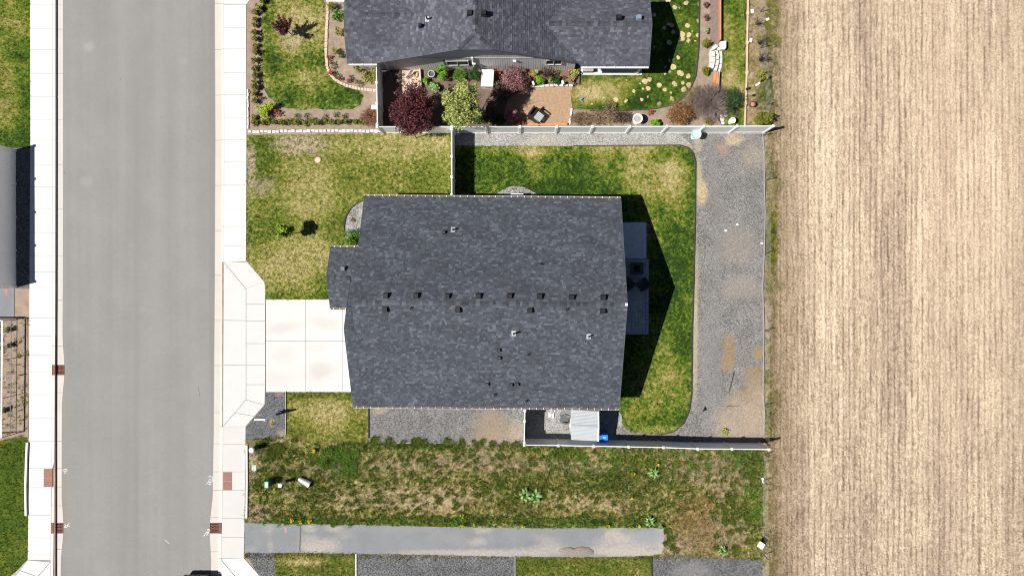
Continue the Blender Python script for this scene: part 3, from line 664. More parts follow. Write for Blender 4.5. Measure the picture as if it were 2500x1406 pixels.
ground_area('s2', 'lawn', [(671,1348),(760,1344),(869,1350),(869,1500),(671,1500)], -.006, 'lawn_s2', 1.6)
ground_area('gb2', 'gravel_bed', [(868,1350),(1258,1352),(1258,1500),(868,1500)], -.009, 'gravel_d', .8)
ground_area('s3', 'lawn', [(1257,1358),(1400,1362),(1590,1355),(1592,1500),(1257,1500)], -.006, 'lawn_s3', 1.4)
ground_area('gb3', 'gravel_bed', [(1590,1362),(1650,1352),(1700,1358),(1862,1364),(1862,1500),(1590,1500)], -.009, 'gravel_d', 2)
_, PATHQ = cover('footpath', [(597,1276),(900,1281.5),(1180,1287),(1320,1289),(1500,1288),(1600,1287),(1619,1291),(1623,1300),(1622,1334),(1615,1350),(1592,1356),(1480,1359),(1250,1358),(1100,1355),(900,1351),(760,1349),(597,1349)], .004, M['path'], 9, 1.1, 3)
fx = P(1886, 700).x
fp = [(1886,-160),(1884,60),(1886,160),(1890,260),(1887,400),(1893,520),(1892,640),(1884,800),(1884,960),(1882,1080),(1886,1250),(1880,1560)]
fq = world(rag(fp + [(2700,1560),(2700,-160)], 14, 3, 4), -.002)
solo('field', MB().sheet(fq, -.002), M['field'], kind='structure')
AREAS['field'] = (fq, M['field'], -.002)
far = MB(); e0 = P(2690, 1560).x
far.add([(fx+.3,-900,-.012),(1400,-900,-.012),(1400,900,-.012),(fx+.3,900,-.012)], [(0,1,2,3)])
solo('far_field', far, M['field'], kind='structure')
# ------------------------------------------------------------------ roofs
PIT = .463
def clip(poly, pa, pb):
    """keep the part of poly left of the line pa->pb"""
    out = []; n = len(poly); ex, ey = pb[0]-pa[0], pb[1]-pa[1]
    dist = [ex*(p[1]-pa[1]) - ey*(p[0]-pa[0]) for p in poly]
    for i in range(n):
        a, b, da, db = poly[i], poly[(i+1) % n], dist[i], dist[(i+1) % n]
        if da >= 0: out.append(a)
        if (da > 0 and db < 0) or (da < 0 and db > 0):
            t = da / (da - db); out.append((a[0]+(b[0]-a[0])*t, a[1]+(b[1]-a[1])*t))
    return out
def roof_plane(deck, sh, pts, tabs=(.11,.16,.17,.21,.25,.28), expo=.146):
    """pts: convex planar outline of one slope; adds its deck slab and its shingles"""
    pts = [Vector(p) for p in pts]; n = Vector((0,0,0))
    for i in range(1, len(pts)-1): n += (pts[i]-pts[0]).cross(pts[i+1]-pts[0])
    n.normalize()
    if n.z < 0: n = -n; pts = pts[::-1]
    s = (Vector((0,0,1)) - n * n.z).normalized(); t = s.cross(n)
    o = min(pts, key=lambda p: p.z)
    q = [((p-o).dot(t), (p-o).dot(s)) for p in pts]
    m = len(pts); dz = Vector((0,0,.17))
    deck.add([p - n*.004 for p in pts] + [p - n*.004 - dz for p in pts], [tuple(range(m)), tuple(range(2*m-1, m-1, -1))] + [(i, m+i, m+(i+1)%m, (i+1)%m) for i in range(m)])
    a0, a1 = min(p[0] for p in q), max(p[0] for p in q); b1 = max(p[1] for p in q)
    row = 0; b = 0.0
    while b < b1 - .01:
        a = a0 - rnd.uniform(0, .3); bt = min(b + expo, b1 + .02)
        while a < a1:
            w = rnd.choice(tabs); lift = rnd.choice((.013, .018, .024, .028)); back = rnd.choice((0, 0, .012))
            c = [(a+.003, b-back), (a+w-.003, b-back), (a+w-.003, bt), (a+.003, bt)]
            a += w
            for i in range(m):
                c = clip(c, q[i], q[(i+1) % m])
                if len(c) < 3: break
            if len(c) < 3: continue
            k = len(c)
            top = [o + t*x + s*y + n*(.003 + lift*(1 - min(1, max(0, (y-b)/expo)) * .85)) for x, y in c]
            bot = [o + t*x + s*y - n*.003 for x, y in c]
            sh.add(top + bot, [tuple(range(k))] + [(i, k+i, k+(i+1)%k, (i+1)%k) for i in range(k)])
        b += expo; row += 1
def ridge_caps(roof, p, q, pit, mat, wid=.15, step=.20):
    """folded cap shingles one by one along a ridge or hip"""
    p, q = Vector(p), Vector(q); d = (q-p); n = int(d.length / step); d.normalize()
    side = d.cross(Vector((0,0,1))).normalized()
    L_ = step * 1.25
    base = MB(); drop = wid * pit
    base.add([(0,-wid,-drop),(L_,-wid,-drop),(L_,0,0),(0,0,0),(L_,wid,-drop),(0,wid,-drop),(0,-wid,-drop-.025),(0,0,-.025),(0,wid,-drop-.025),(L_,-wid,-drop-.025),(L_,wid,-drop-.025)],
             [(0,1,2,3),(3,2,4,5),(0,3,7,6),(3,5,8,7),(0,6,9,1),(5,4,10,8)])
    me = base.mesh('ridge_shingle'); me.materials.append(mat)
    o0 = ORG[roof.name]
    X, Y = d, -side; Z = X.cross(Y)
    if Z.z < 0: Y = -Y; Z = X.cross(Y)
    rot = Matrix((X, Y, Z)).transposed().to_euler()
    for i in range(n):
        o = bpy.data.objects.new('ridge_shingle', me); COL.objects.link(o); o.parent = roof
        o.location = p + d*(i*step) + Vector((0,0,.022 + .006*(i % 2))) - o0; o.rotation_euler = rot
        ORG[o.name] = o0
capmats = None
def cap_mat(name, tone):
    g = G(name)
    inf = g.t.nodes.new('ShaderNodeObjectInfo')
    col = g.ramp(inf.outputs['Random'], [(0, .028), (.35, .045), (.65, .06), (1, .10)])
    col = g.mix(1.0, col, tone, 'MULTIPLY')
    col = g.mix(1.0, col, g.ramp(g.noise(40, 2, .8), [(.3, .85), (.7, 1.15)]), 'MULTIPLY')
    return g.out(col, .88, spec=.25)
M['cap'] = cap_mat('charcoal_ridge_shingles', (.88, 1, 1.16)); M['cap_b'] = cap_mat('slate_ridge_shingles', (.95, 1, 1.2))
M['gutterdirt'] = plain('silt_in_gutter', (.12,.082,.074), .3, 3, .9)

def gutter(house, p, q, out, n, mat=None, dirt=None):
    """open gutter from p to q (eave edge), out = outward direction"""
    p, q, out = Vector(p), Vector(q), Vector(out); d = (q-p).normalized(); m = MB()
    w, h = .125, .10
    def bar(a0, a1, z0, z1):
        A, B_ = p + out*a0, q + out*a0; C, D = q + out*a1, p + out*a1
        vs = [Vector((v.x, v.y, v.z+z0)) for v in (A,B_,C,D)] + [Vector((v.x, v.y, v.z+z1)) for v in (A,B_,C,D)]
        m.add(vs, [(3,2,1,0),(4,5,6,7),(0,1,5,4),(1,2,6,5),(2,3,7,6),(3,0,4,7)])
    bar(.012, w, -h-.05, -h-.04); bar(w-.016, w, -h-.04, -.035); bar(.012, .022, -h-.04, -.045)
    for e in (p, q - d*.01): m.beam(e + out*.012 + Vector((0,0,-.09)), e + out*w + Vector((0,0,-.09)), .012, .10)
    g = part('gutter', m, mat or M['gutterwhite'], house)
    dm = MB(); bar_m = m
    A = p + out*.024; B_ = q + out*.024; C = q + out*(w-.024); D = p + out*(w-.024)
    dm.add([Vector((v.x,v.y,v.z-.10)) for v in (A,B_,C,D)], [(0,1,2,3)]); part('silt', dm, dirt or M['gutterdirt'], g)
    hm = MB().beam(Vector((0,0,0)), Vector(out)*(w-.005), .035, .012).mesh('gutter_hanger'); hm.materials.append(M['whitetrim'])
    L_ = (q-p).length
    for i in range(n):
        t = (i + .5 + rnd.uniform(-.12,.12)) / n
        inst('gutter_hanger', hm, g, p + d*(L_*t) + out*.005 + Vector((0,0,-.035)))
    return g

def vent_box(roof, px, py, z, w, slope, label=None, mat=None, h=.16, rot=0.0, tilt=None, name='roof_vent'):
    z = z + w*.25; c = P(px, py, z); m = MB()
    m.obox((c.x, c.y), w*.58, w*.58, z-.2, z+.01, rot, 1.0)
    m.obox((c.x, c.y), w*.5, w*.5, z+.02, z+h, rot, .88)
    return part(name, m, mat or M['black'], roof, label)
def flue(roof, px, py, z, h=.45, r=.045, flash=True, mat=None, label=None, dz=0.0):
    c = P(px, py, z); m = MB()
    m.tube((c.x, c.y, z-.08), (c.x, c.y, z+h), r, r, 9)
    f = part('vent_pipe', m, mat or M['offwhite'], roof, label)
    if flash:
        k = MB(); k.add([(c.x-.13,c.y-.17,z-.17*dz+.03),(c.x+.13,c.y-.17,z-.17*dz+.03),(c.x+.13,c.y+.17,z+.17*dz+.03),(c.x-.13,c.y+.17,z+.17*dz+.03)], [(0,1,2,3)])
        k.lathe((c.x, c.y), [(.10, z-.02), (.055, z+.12)], 10)
        part('flashing', k, M['flash'], roof)
    return f

# ------------------------------------------------------------------ main house
AR = math.radians(-.45); ux, uy = math.cos(AR), math.sin(AR)
def HP(u, v, z): return Vector((u*ux - v*uy, u*uy + v*ux, z))
ZE = 2.45; VN, VS, VR = 5.84, -7.62, -.89
def zN(v): return ZE + PIT*(VN - v)
def zS(v): return ZE + PIT*(v - VS)
UW, UE, UG, UP = -10.30, 6.15, -10.93, -12.45
GV = -2.53; ZGR = zS(GV); GN = GV - (ZGR - ZE)/-PIT
PV = .62; ZPR = ZE + PIT*(GN - PV); PS = PV - (ZPR - ZE)/PIT
ZR5 = zN(VR)
house = thing('house', 'large single-storey house in the middle with one wide charcoal gable roof', 'house', HP(-2, -.9, 0))
deck, sh = MB(), MB()
roof_plane(deck, sh, [HP(UW,VN,ZE), HP(UE,VN,ZE), HP(UE,VR,ZR5), HP(UW,VR,ZR5)])
roof_plane(deck, sh, [HP(UW,VS,ZE), HP(UE,VS,ZE), HP(UE,VR,zS(VR)), HP(UW,VR,zS(VR))])
roof_plane(deck, sh, [HP(UG,VS,ZE), HP(UW-.004,VS,ZE), HP(UW-.004,GV,ZGR), HP(UG,GV,ZGR)])
roof_plane(deck, sh, [HP(UG,GN,ZE), HP(UW-.004,GN,ZE), HP(UW-.004,GV,ZGR), HP(UG,GV,ZGR)])
roof_plane(deck, sh, [HP(UP,GN,ZE-.01), HP(UG-.004,GN,ZE-.01), HP(UG-.004,PV,ZPR-.01), HP(UP,PV,ZPR-.01)])
roof_plane(deck, sh, [HP(UP,PS,ZE-.01), HP(UG+.3,PS,ZE-.01), HP(UG+.3,PV,ZPR-.01), HP(UP,PV,ZPR-.01)])
roof = part('roof', deck, M['deck'], house)
part('shingles', sh, M['shingle'], roof, kind='stuff')
ridge_caps(roof, HP(UW,VR,ZR5), HP(UE,VR,ZR5), PIT, M['cap'])
ridge_caps(roof, HP(UG,GV,ZGR), HP(UW+.1,GV,ZGR+.01), PIT, M['cap'])
ridge_caps(roof, HP(UP,PV,ZPR), HP(UG-.05,PV,ZPR), PIT, M['cap'])
# thin pale metal edge along the gables
em = []
for (u, pts) in ((UE+.012, [(VN,ZE),(VR,ZR5),(VS,ZE)]), (UW-.012, [(VN,ZE),(GN+.05,zN(GN+.05))]), (UG-.012, [(PV,ZPR+.02),(GV,ZGR),(VS,ZE)]), (UP-.012, [(GN,ZE-.01),(PV,ZPR-.01),(PS,ZE-.01)])):
    for a, b in zip(pts[:-1], pts[1:]): part('roof_edge_trim', MB().beam(HP(u, a[0], a[1]-.06), HP(u, b[0], b[1]-.06), .022, .16), M['trim'], roof)
part('ridge_end_cap', MB().beam(HP(UE-.12,VR,ZR5+.03), HP(UE+.02,VR,ZR5+.02), .16, .03), M['whitetrim'], roof)
e_y = HP(0,1,0) - HP(0,0,0)
gutter(house, HP(UW,VN,ZE), HP(UE,VN,ZE), e_y, 36)
gutter(house, HP(UG,VS,ZE), HP(UE,VS,ZE), -e_y, 37)
gutter(house, HP(UP,GN,ZE-.01), HP(UW-.05,GN,ZE-.01), e_y, 5)
gutter(house, HP(UP,PS,ZE-.01), HP(UG-.02,PS,ZE-.01), -e_y, 4)
def zmain(px, py):
    z = 3.5
    for _ in range(6):
        c = P(px, py, z); v = c.y*ux - c.x*uy; z = min(zN(v), zS(v))
    return z
for (px, py) in [(942,722),(1016,722),(1092,723),(1168,723),(1244,723),(1318,724),(1396,726),(1473,727),(940,755),(1118,756),(1294,757),(1472,759)]:
    vent_box(roof, px, py, zmain(px, py), .30, PIT, rot=AR, h=.15)
c = P(838, 656, 3.0); vent_box(roof, 838, 656, 2.45+PIT*(GN-(c.y*ux-c.x*uy))-.05, .28, PIT, 'grey square vent on the porch roof', plain('grey_vent', (.10,.105,.11), .1, 5, .4), h=.18, rot=AR, name='porch_roof_vent')
for (px, py) in [(1084,568),(1218,854),(1219,873),(1190,937),(1248,939),(1263,937)]:
    v_ = vent_box(roof, px, py, zmain(px, py), .20, PIT, rot=AR, h=.14, name='square_vent_cap')
    z = zmain(px, py); cc = P(px, py, z); part('cap_plate', MB().obox((cc.x, cc.y), .055, .055, z+.19, z+.20, AR), M['steel'], roof)
for (px, py, h, dz) in [(1106,561,.40,-PIT),(1254,814,.62,PIT),(1437,821,.45,PIT)]: flue(roof, px, py, zmain(px, py), h, .05, True, M['black'], None, dz)
for (px, py) in [(1320,646),(1003,751),(1384,754),(1290,864),(1208,962),(1285,977)]: 
    flue(roof, px, py, zmain(px, py), .28, .04, False, M['black'])
    z = zmain(px, py); cc = P(px, py, z); sg = -1 if py < 741 else 1
    part('pipe_boot', MB().obox((cc.x, cc.y - .05*sg), .075, .09, z-.05, z+.03, .4), M['black'], roof)
# walls
def wall(house, poly, thick, out, mat, name='wall'):
    o = Vector(out) * thick; m = len(poly); poly = [Vector(p) for p in poly]
    mb = MB().add(poly + [p - o for p in poly], [tuple(range(m)), tuple(range(2*m-1, m-1, -1))] + [(i, m+i, m+(i+1)%m, (i+1)%m) for i in range(m)])
    return part(name, mb, mat, house)
a, b_, cW, cE = VS+.45, VN-.45, UW+.45, UE-.40
wS = wall(house, [HP(cW-.6,a,-.1),HP(cE,a,-.1),HP(cE,a,2.42),HP(cW-.6,a,2.42)], .15, -e_y, M['housewall'])
wN = wall(house, [HP(cE,b_,-.1),HP(cW,b_,-.1),HP(cW,b_,2.42),HP(cE,b_,2.42)], .15, e_y, M['housewall'])
e_x = HP(1,0,0) - HP(0,0,0)
wE = wall(house, [HP(cE-.004,a+.16,-.1),HP(cE-.004,b_-.16,-.1),HP(cE-.004,b_-.16,2.4),HP(cE-.004,VR,ZR5-.35),HP(cE-.004,a+.16,2.4)], .15, e_x, M['housewall'])
wW = wall(house, [HP(cW,b_-.16,-.1),HP(cW,GN-.3,-.1),HP(cW,GN-.3,zN(GN-.3)-.3),HP(cW,b_-.16,2.4)], .15, -e_x, M['housewall'])
wG = wall(house, [HP(cW-.6,GN-.35,-.1),HP(cW-.6,a+.16,-.1),HP(cW-.6,a+.16,2.4),HP(cW-.6,GV,ZGR-.3),HP(cW-.6,GN-.35,2.4)], .15, -e_x, M['housewall'])
wall(house, [HP(cW+.02,GN-.3,2.3),HP(cW+.02,VR,2.5),HP(cW+.02,VR,ZR5-.3),HP(cW+.02,GN-.3,zN(GN-.3)-.3)], .1, -e_x, M['housewall'])
gd = MB().beam(HP(cW-.62,-7.0,1.1), HP(cW-.62,-2.0,1.1), .05, 2.15); part('garage_door', gd, M['offwhite'], house)
for (px_, py_, nm) in [(UP+.25, GN-.25, 'porch_post'), (UP+.25, PS+.25, 'porch_post')]:
    q = HP(px_, py_, 0); part(nm, MB().obox((q.x, q.y), .08, .08, -.02, 2.3, AR), M['whitetrim'], house)
def window_on(wallo, c, ex, out, w, h, mullions=1, sub='window'):
    """frame + glass; c centre, ex direction along the wall"""
    c, ex, out = Vector(c), Vector(ex), Vector(out); up = Vector((0,0,1)); m = MB()
    for sgn in (-1, 1):
        m.beam(c + ex*sgn*w/2 - up*h/2 + out*.03, c + ex*sgn*w/2 + up*h/2 + out*.01, .05, .02)
        m.beam(c - ex*(w/2+.03) + up*sgn*h/2 + out*.032, c + ex*(w/2+.03) + up*sgn*h/2 + out*.0115, .022, .05)
    for k in range(mullions):
        x = -w/2 + w*(k+1)/(mullions+1); m.beam(c + ex*x - up*h/2 + out*.028, c + ex*x + up*h/2 + out*.009, .045, .018)
    f = part('window', m, M['whitetrim'], wallo)
    return f, c
for (u, w) in ((-6.5, 1.5), (-1.0, 1.2), (3.2, 1.5)):
    window_on(wN, HP(u, b_+.02, 1.45), e_x, e_y, w, 1.1); part('pane', MB().beam(HP(u-w/2,b_+.012,1.45), HP(u+w/2,b_+.012,1.45), .012, 1.1), M['glass'], wN)
for (u, w) in ((-7.5, .9), (0.6, 1.2)):
    window_on(wS, HP(u, a-.02, 1.45), e_x, -e_y, w, 1.0); part('pane', MB().beam(HP(u-w/2,a-.012,1.45), HP(u+w/2,a-.012,1.45), .012, 1.0), M['glass'], wS)
for (v, w, h, z) in ((2.6, 2.0, 2.0, 1.05), (-2.0, 1.8, 1.2, 1.4), (-5.2, 1.2, 1.1, 1.45)):
    window_on(wE, HP(cE+.02, v, z), e_y, e_x, w, h); part('pane', MB().beam(HP(cE+.012, v-w/2, z), HP(cE+.012, v+w/2, z), .012, h), M['glass'], wE)

# ------------------------------------------------------------------ neighbouring house (top)
PB = .455
nb = thing('house', 'neighbouring house at the top with slate cross-gable roof and grey siding', 'house', (-3, 18, 0))
deck, sh = MB(), MB()
XW, XE_, XR = -9.52, 3.63, -2.945; ZRC = ZE + PB*(XR-XW)
yr_w, z_w = 17.13, 3.66; yr_e, z_e = 16.63, 3.515
xw_v = XW + (z_w-ZE)/PB; xe_v = XE_ - (z_e-ZE)/PB
JW, JE, JZ = -4.0, -1.89, ZE + PB*(-4.0-XW)
YT = 14.50; YJ = 15.32; YB = 24.0
roof_plane(deck, sh, [(XW,YT,ZE),(JW,YT,JZ),(XR,YJ,ZRC),(XR,yr_w,ZRC),(xw_v,yr_w,z_w)])
roof_plane(deck, sh, [(xw_v,yr_w,z_w),(XR,yr_w,ZRC),(XR,YB,ZRC),(XW,YB,ZE),(XW,2*yr_w-YT,ZE)])
roof_plane(deck, sh, [(XE_,YT,ZE),(JE,YT,JZ),(XR,YJ,ZRC),(XR,yr_e,ZRC),(xe_v,yr_e,z_e)])
roof_plane(deck, sh, [(xe_v,yr_e,z_e),(XR,yr_e,ZRC),(XR,YB,ZRC),(XE_,YB,ZE),(XE_,2*yr_e-YT+.2,ZE)])
roof_plane(deck, sh, [(JW,YT,JZ),(JE,YT,JZ),(XR,YJ,ZRC)])
XWW = -11.36; ysw = 14.47
roof_plane(deck, sh, [(XWW,ysw,ZE),(XW,ysw,ZE),(xw_v,yr_w,z_w),(-10.34,yr_w,z_w),(XWW,16.2,ZE+PB*(16.2-ysw))])
roof_plane(deck, sh, [(XWW,2*yr_w-ysw,ZE),(XW,2*yr_w-ysw,ZE),(xw_v,yr_w,z_w),(-10.34,yr_w,z_w),(XWW,18.06,ZE+PB*(16.2-ysw))])
roof_plane(deck, sh, [(XWW,16.2,3.237),(-10.34,yr_w,z_w),(XWW,18.06,3.237)])
XEE = 8.0; yse = 14.29
roof_plane(deck, sh, [(XE_,yse,ZE),(XEE,yse,ZE),(XEE,yr_e,z_e),(xe_v,yr_e,z_e)])
roof_plane(deck, sh, [(XEE,2*yr_e-yse,ZE),(XE_,2*yr_e-yse,ZE),(xe_v,yr_e,z_e),(XEE,yr_e,z_e)])
nroof = part('roof', deck, M['deck'], nb)
part('shingles', sh, M['shingle_b'], nroof, kind='stuff')
ridge_caps(nroof, (XR,YJ,ZRC), (XR,21.5,ZRC), PB, M['cap_b'])
ridge_caps(nroof, (-10.34,yr_w,z_w), (xw_v,yr_w,z_w), PB, M['cap_b'], .16)
ridge_caps(nroof, (XEE,yr_e,z_e), (xe_v,yr_e,z_e), PB, M['cap_b'], .17)
for p, q in (((JW,YT,JZ),(XR,YJ,ZRC)), ((JE,YT,JZ),(XR,YJ,ZRC)), ((XWW,16.2,3.237),(-10.34,yr_w,z_w)), ((XWW,18.06,3.237),(-10.34,yr_w,z_w))):
    ridge_caps(nroof, p, q, .25, M['cap_b'], .12, .2)
for p, q in (((XW,YT-.02,ZE-.08),(JW,YT-.02,JZ-.08)), ((JW,YT-.02,JZ-.08),(JE,YT-.02,JZ-.08)), ((JE,YT-.02,JZ-.08),(XE_,YT-.02,ZE-.08)),
             ((XWW-.015,ysw,ZE-.08),(XWW-.015,16.2,3.16)), ((XWW-.015,16.2,3.16),(XWW-.015,18.06,3.16)), ((XEE+.015,yse,ZE-.06),(XEE+.015,yr_e,z_e-.06)), ((XEE+.015,yr_e,z_e-.06),(XEE+.015,2*yr_e-yse,ZE-.06))):
    part('roof_edge_trim', MB().beam(p, q, .03, .16), M['trim'], nroof)
gutter(nb, (XWW,ysw,ZE), (XW+.05,ysw,ZE), (0,-1,0), 3, dirt=M['whitetrim'])
gutter(nb, (XE_,yse,ZE), (XEE,yse,ZE), (0,-1,0), 7, dirt=M['whitetrim'])
for (px, py, z, w, h, mt) in [(915,54,3.0,.30,.2,'black'),(1147,33,5.2,.30,.2,'black'),(1181,33,5.2,.30,.2,'black'),(1511,44,3.35,.30,.2,'black')]:
    vent_box(nroof, px, py, z+.08, w, PB, h=h)
vent_box(nroof, 1560, 44, 3.4, .28, PB, 'blue-grey square vent near the east gable', plain('bluegrey_vent', (.16,.21,.27), .1, 5, .4), h=.2)
vent_box(nroof, 1026, 63, 4.0, .20, PB, h=.2, name='square_vent_cap')
flue(nroof, 1043, 48, 4.12, .5, .05, True, M['black'], None, 0)
YW = 14.83
sw = MB(); xs0, xs1 = XW+.35, XE_-.3
poly = [(xs0,YW,-.1),(xs1,YW,-.1),(xs1,YW,ZE-.02),(JE,YW,JZ-.25),(JW,YW,JZ-.25),(xs0,YW,ZE-.02)]
w_s = wall(nb, poly, .15, Vector((0,-1,0)), M['siding'])
bt = MB(); x = xs0 + .1
def ztop(x): return min(JZ-.26, ZE-.04 + PB*.97*min(x-xs0, xs1-x)) 
while x < xs1: bt.box(x, x+.045, YW-.007, YW-.001, -.05, max(2.2, ztop(x))); x += .155
part('siding_battens', bt, M['siding'], w_s, kind='stuff')
part('band_board', MB().box(xs0, xs1, YW-.03, YW-.02, 2.38, 2.52), M['siding'], w_s)
wall(nb, [(XWW+.35,ysw+.4,-.1),(xs0,ysw+.4,-.1),(xs0,ysw+.4,2.42),(XWW+.35,ysw+.4,2.42)], .15, Vector((0,-1,0)), M['siding'])
wall(nb, [(XWW+.35,19.3,-.1),(XWW+.35,ysw+.56,-.1),(XWW+.35,ysw+.56,2.4),(XWW+.35,yr_w,3.2),(XWW+.35,19.3,2.4)], .15, Vector((-1,0,0)), M['siding'])
wall(nb, [(xs1-.01,YW+.16,-.1),(xs1-.01,18.6,-.1),(xs1-.01,18.6,2.42),(xs1-.01,YW+.16,2.42)], .15, Vector((1,0,0)), M['siding'])
w_p = wall(nb, [(xs1,16.6,-.1),(XEE-.4,16.6,-.1),(XEE-.4,16.6,3.2),(xs1,16.6,3.2)], .15, Vector((0,-1,0)), M['siding'])
wall(nb, [(XEE-.39,16.76,-.1),(XEE-.39,18.5,-.1),(XEE-.39,18.5,2.42),(XEE-.39,16.76,3.2)], .15, Vector((1,0,0)), M['siding'])
for (xx) in (XEE-.35, ): part('porch_post', MB().obox((xx, yse+.3), .07, .07, 0, 2.3), M['whitetrim'], nb)
part('glazed_door', MB().box(4.6, 6.4, 16.53, 16.58, .05, 2.1), M['glass'], w_p)
def win(x0, x1, z0, z1, open_half=True):
    c = Vector(((x0+x1)/2, YW-.042, (z0+z1)/2)); f, _ = window_on(w_s, c, (1,0,0), (0,-1,0), x1-x0, z1-z0)
    part('pane', MB().box(x0, x1, YW-.038, YW-.03, z0, z1), M['glass'], w_s)
xa = P(1089,150,1.9).x; xb = P(1142,150,1.9).x
win(xa, xb, 1.12, 1.95)
part('window_trim', MB().box(xb+.05, xb+.20, YW-.03, YW-.019, 1.0, 2.1).box(xa-.2, xa-.05, YW-.03, YW-.019, 1.0, 2.1), M['trim'], w_s)
xa2 = P(1334,150,2.2).x; xb2 = P(1372,150,2.2).x; win(xa2, xb2, 1.25, 2.15)
part('wall_light', MB().box(P(1252,151,2).x, P(1260,151,2).x, YW-.12, YW-.02, 1.95, 2.05), M['white'], w_s)
dx = P(1156,150,1.5).x
dp = MB().tube((dx,YW-.06,2.6), (dx,YW-.06,.9), .05, .05, 8).obox((dx+.03,YW-.10), .10, .08, 1.5, 1.68)
part('vent_stack', dp, M['white'], w_s)
part('corner_downpipe', MB().tube((xs0+.03,YW-.07,2.35), (xs0+.03,YW-.07,.1), .04, .04, 8), M['white'], nb)
# patio under the east wing
solo('patio', MB().box(P(1418,180).x, P(1567,180).x, P(0,184).y, 16.5, -.08, .05), M['walk'], kind='structure')
bx = thing('storage_bench', 'grey storage bench in the shade under the neighbour\'s porch roof', 'bench', P(1436, 171))
c = P(1436, 168, .5); part('bench_box', MB().obox((c.x, c.y), .32, .15, .05, .46), M['greyplank'], bx); part('lid', MB().obox((c.x, c.y), .35, .17, .465, .52), M['greyplank'], bx)
# ------------------------------------------------------------------ fences
def vinyl_fence(label, tops, h=1.83, mat='white', post_cap=True, name='vinyl_fence', base_z=-.02):
    """tops: photo pixels of the post tops, in order"""
    pts = [P(x, y, h) for x, y in tops]
    c = sum(pts, Vector((0,0,0))) / len(pts); o = thing(name, label, 'fence', (c.x, c.y, 0)); mt = M[mat]
    pm = MB().obox((0,0), .065, .065, base_z, h+.02).mesh('post'); pm.materials.append(mt)
    cm = MB().obox((0,0), .082, .082, h+.02, h+.05).obox((0,0), .082, .082, h+.05, h+.10, 0, .25).mesh('post_cap'); cm.materials.append(mt)
    for p in pts:
        q = inst('post', pm, o, (p.x, p.y, 0)); 
        k = bpy.data.objects.new('post_cap', cm); COL.objects.link(k); k.parent = q; ORG[k.name] = ORG[o.name]
    for a, b in zip(pts[:-1], pts[1:]):
        a = Vector((a.x, a.y, 0)); b = Vector((b.x, b.y, 0)); d = (b-a).normalized(); a = a + d*.066; b = b - d*.066; up = Vector((0,0,1))
        L_ = (b-a).length
        part('top_rail', MB().beam(a + up*(h-.045), b + up*(h-.045), .05, .09), mt, o)
        part('bottom_rail', MB().beam(a + up*.10, b + up*.10, .05, .14), mt, o)
        n = max(2, int(round(L_ / .152))); bd = MB()
        for i in range(n):
            s0 = a + d*(L_*i/n + .003); s1 = a + d*(L_*(i+1)/n - .003)
            bd.beam(s0 + up*(h*.5+.04), s1 + up*(h*.5+.04), .022, h-.26)
        part('panel', bd, mt, o, kind=None)
    return o
fx_tops = [(921,310),(1012,309.5),(1103,309.5),(1186,310),(1269.5,309.8),(1360,309.5),(1447,309.5),(1538,309.5),(1629,309),(1719,309),(1800,308.5),(1888,308)]
vinyl_fence('long white vinyl fence between the two gardens, running east to the field', fx_tops)
vinyl_fence('white vinyl fence and gate beside the plum tree, facing the street', [(918.5,158),(919.5,202),(920.5,253),(921,304)])
vinyl_fence('short white vinyl fence from the long fence to the north eave', [(1103,316),(1103,382),(1103,432),(1103,476)])
vinyl_fence('short white vinyl fence from the south eave to the shed yard corner', [(1281.5,1002),(1280.8,1028),(1280,1080)])
vinyl_fence('white vinyl fence along the rough ground south of the shed', [(1280,1086),(1363.5,1087),(1449.5,1088.7),(1535,1090.3),(1620,1092),(1703.5,1095.3),(1787,1096),(1877.5,1097)])
# beige fence at the left edge (tops lie outside the frame)
bf = [(-10.5,355),(-10.5,439),(-10,523.5),(-10,608),(-9.5,699)]
vinyl_fence('beige vinyl fence at the left edge, its long shadow on the pavement', bf, 1.74, 'fenceshade')
# low rail fence by the west bed
o = thing('rail_fence', 'low fence with thin white top rail around the weedy bed at the left', 'fence', P(38, 930))
tops = [(5.5,783),(5.0,878),(4.2,972),(3.0,1068)]; hh = 1.04
for x, y in tops:
    q = P(x, y, hh); part('post', MB().tube((q.x,q.y,-.05), (q.x,q.y,hh+.02), .022, .022, 7), M['steel'], o)
for a, b in zip(tops[:-1], tops[1:]):
    p, q = P(*a, hh), P(*b, hh); part('top_rail', MB().beam(p, q, .075, .05), M['white'], o)
    part('lower_rail', MB().beam(p - Vector((0,0,.78)), q - Vector((0,0,.78)), .03, .03), M['steel'], o)
p, q = P(5.5,783,hh), P(-60,783,hh); part('top_rail', MB().beam(p + Vector((-.06,0,0)), q, .06, .05), M['white'], o)
p, q = P(3,1068,hh), P(-60,1072,hh); part('top_rail', MB().beam(p + Vector((-.06,0,0)), q, .06, .05), M['white'], o)
c = P(10, 924, .9); part('sign_board', MB().obox((c.x, c.y), .16, .02, .55, .95, .1), plain('light_blue_board', (.35,.52,.62), .1, 5), o)
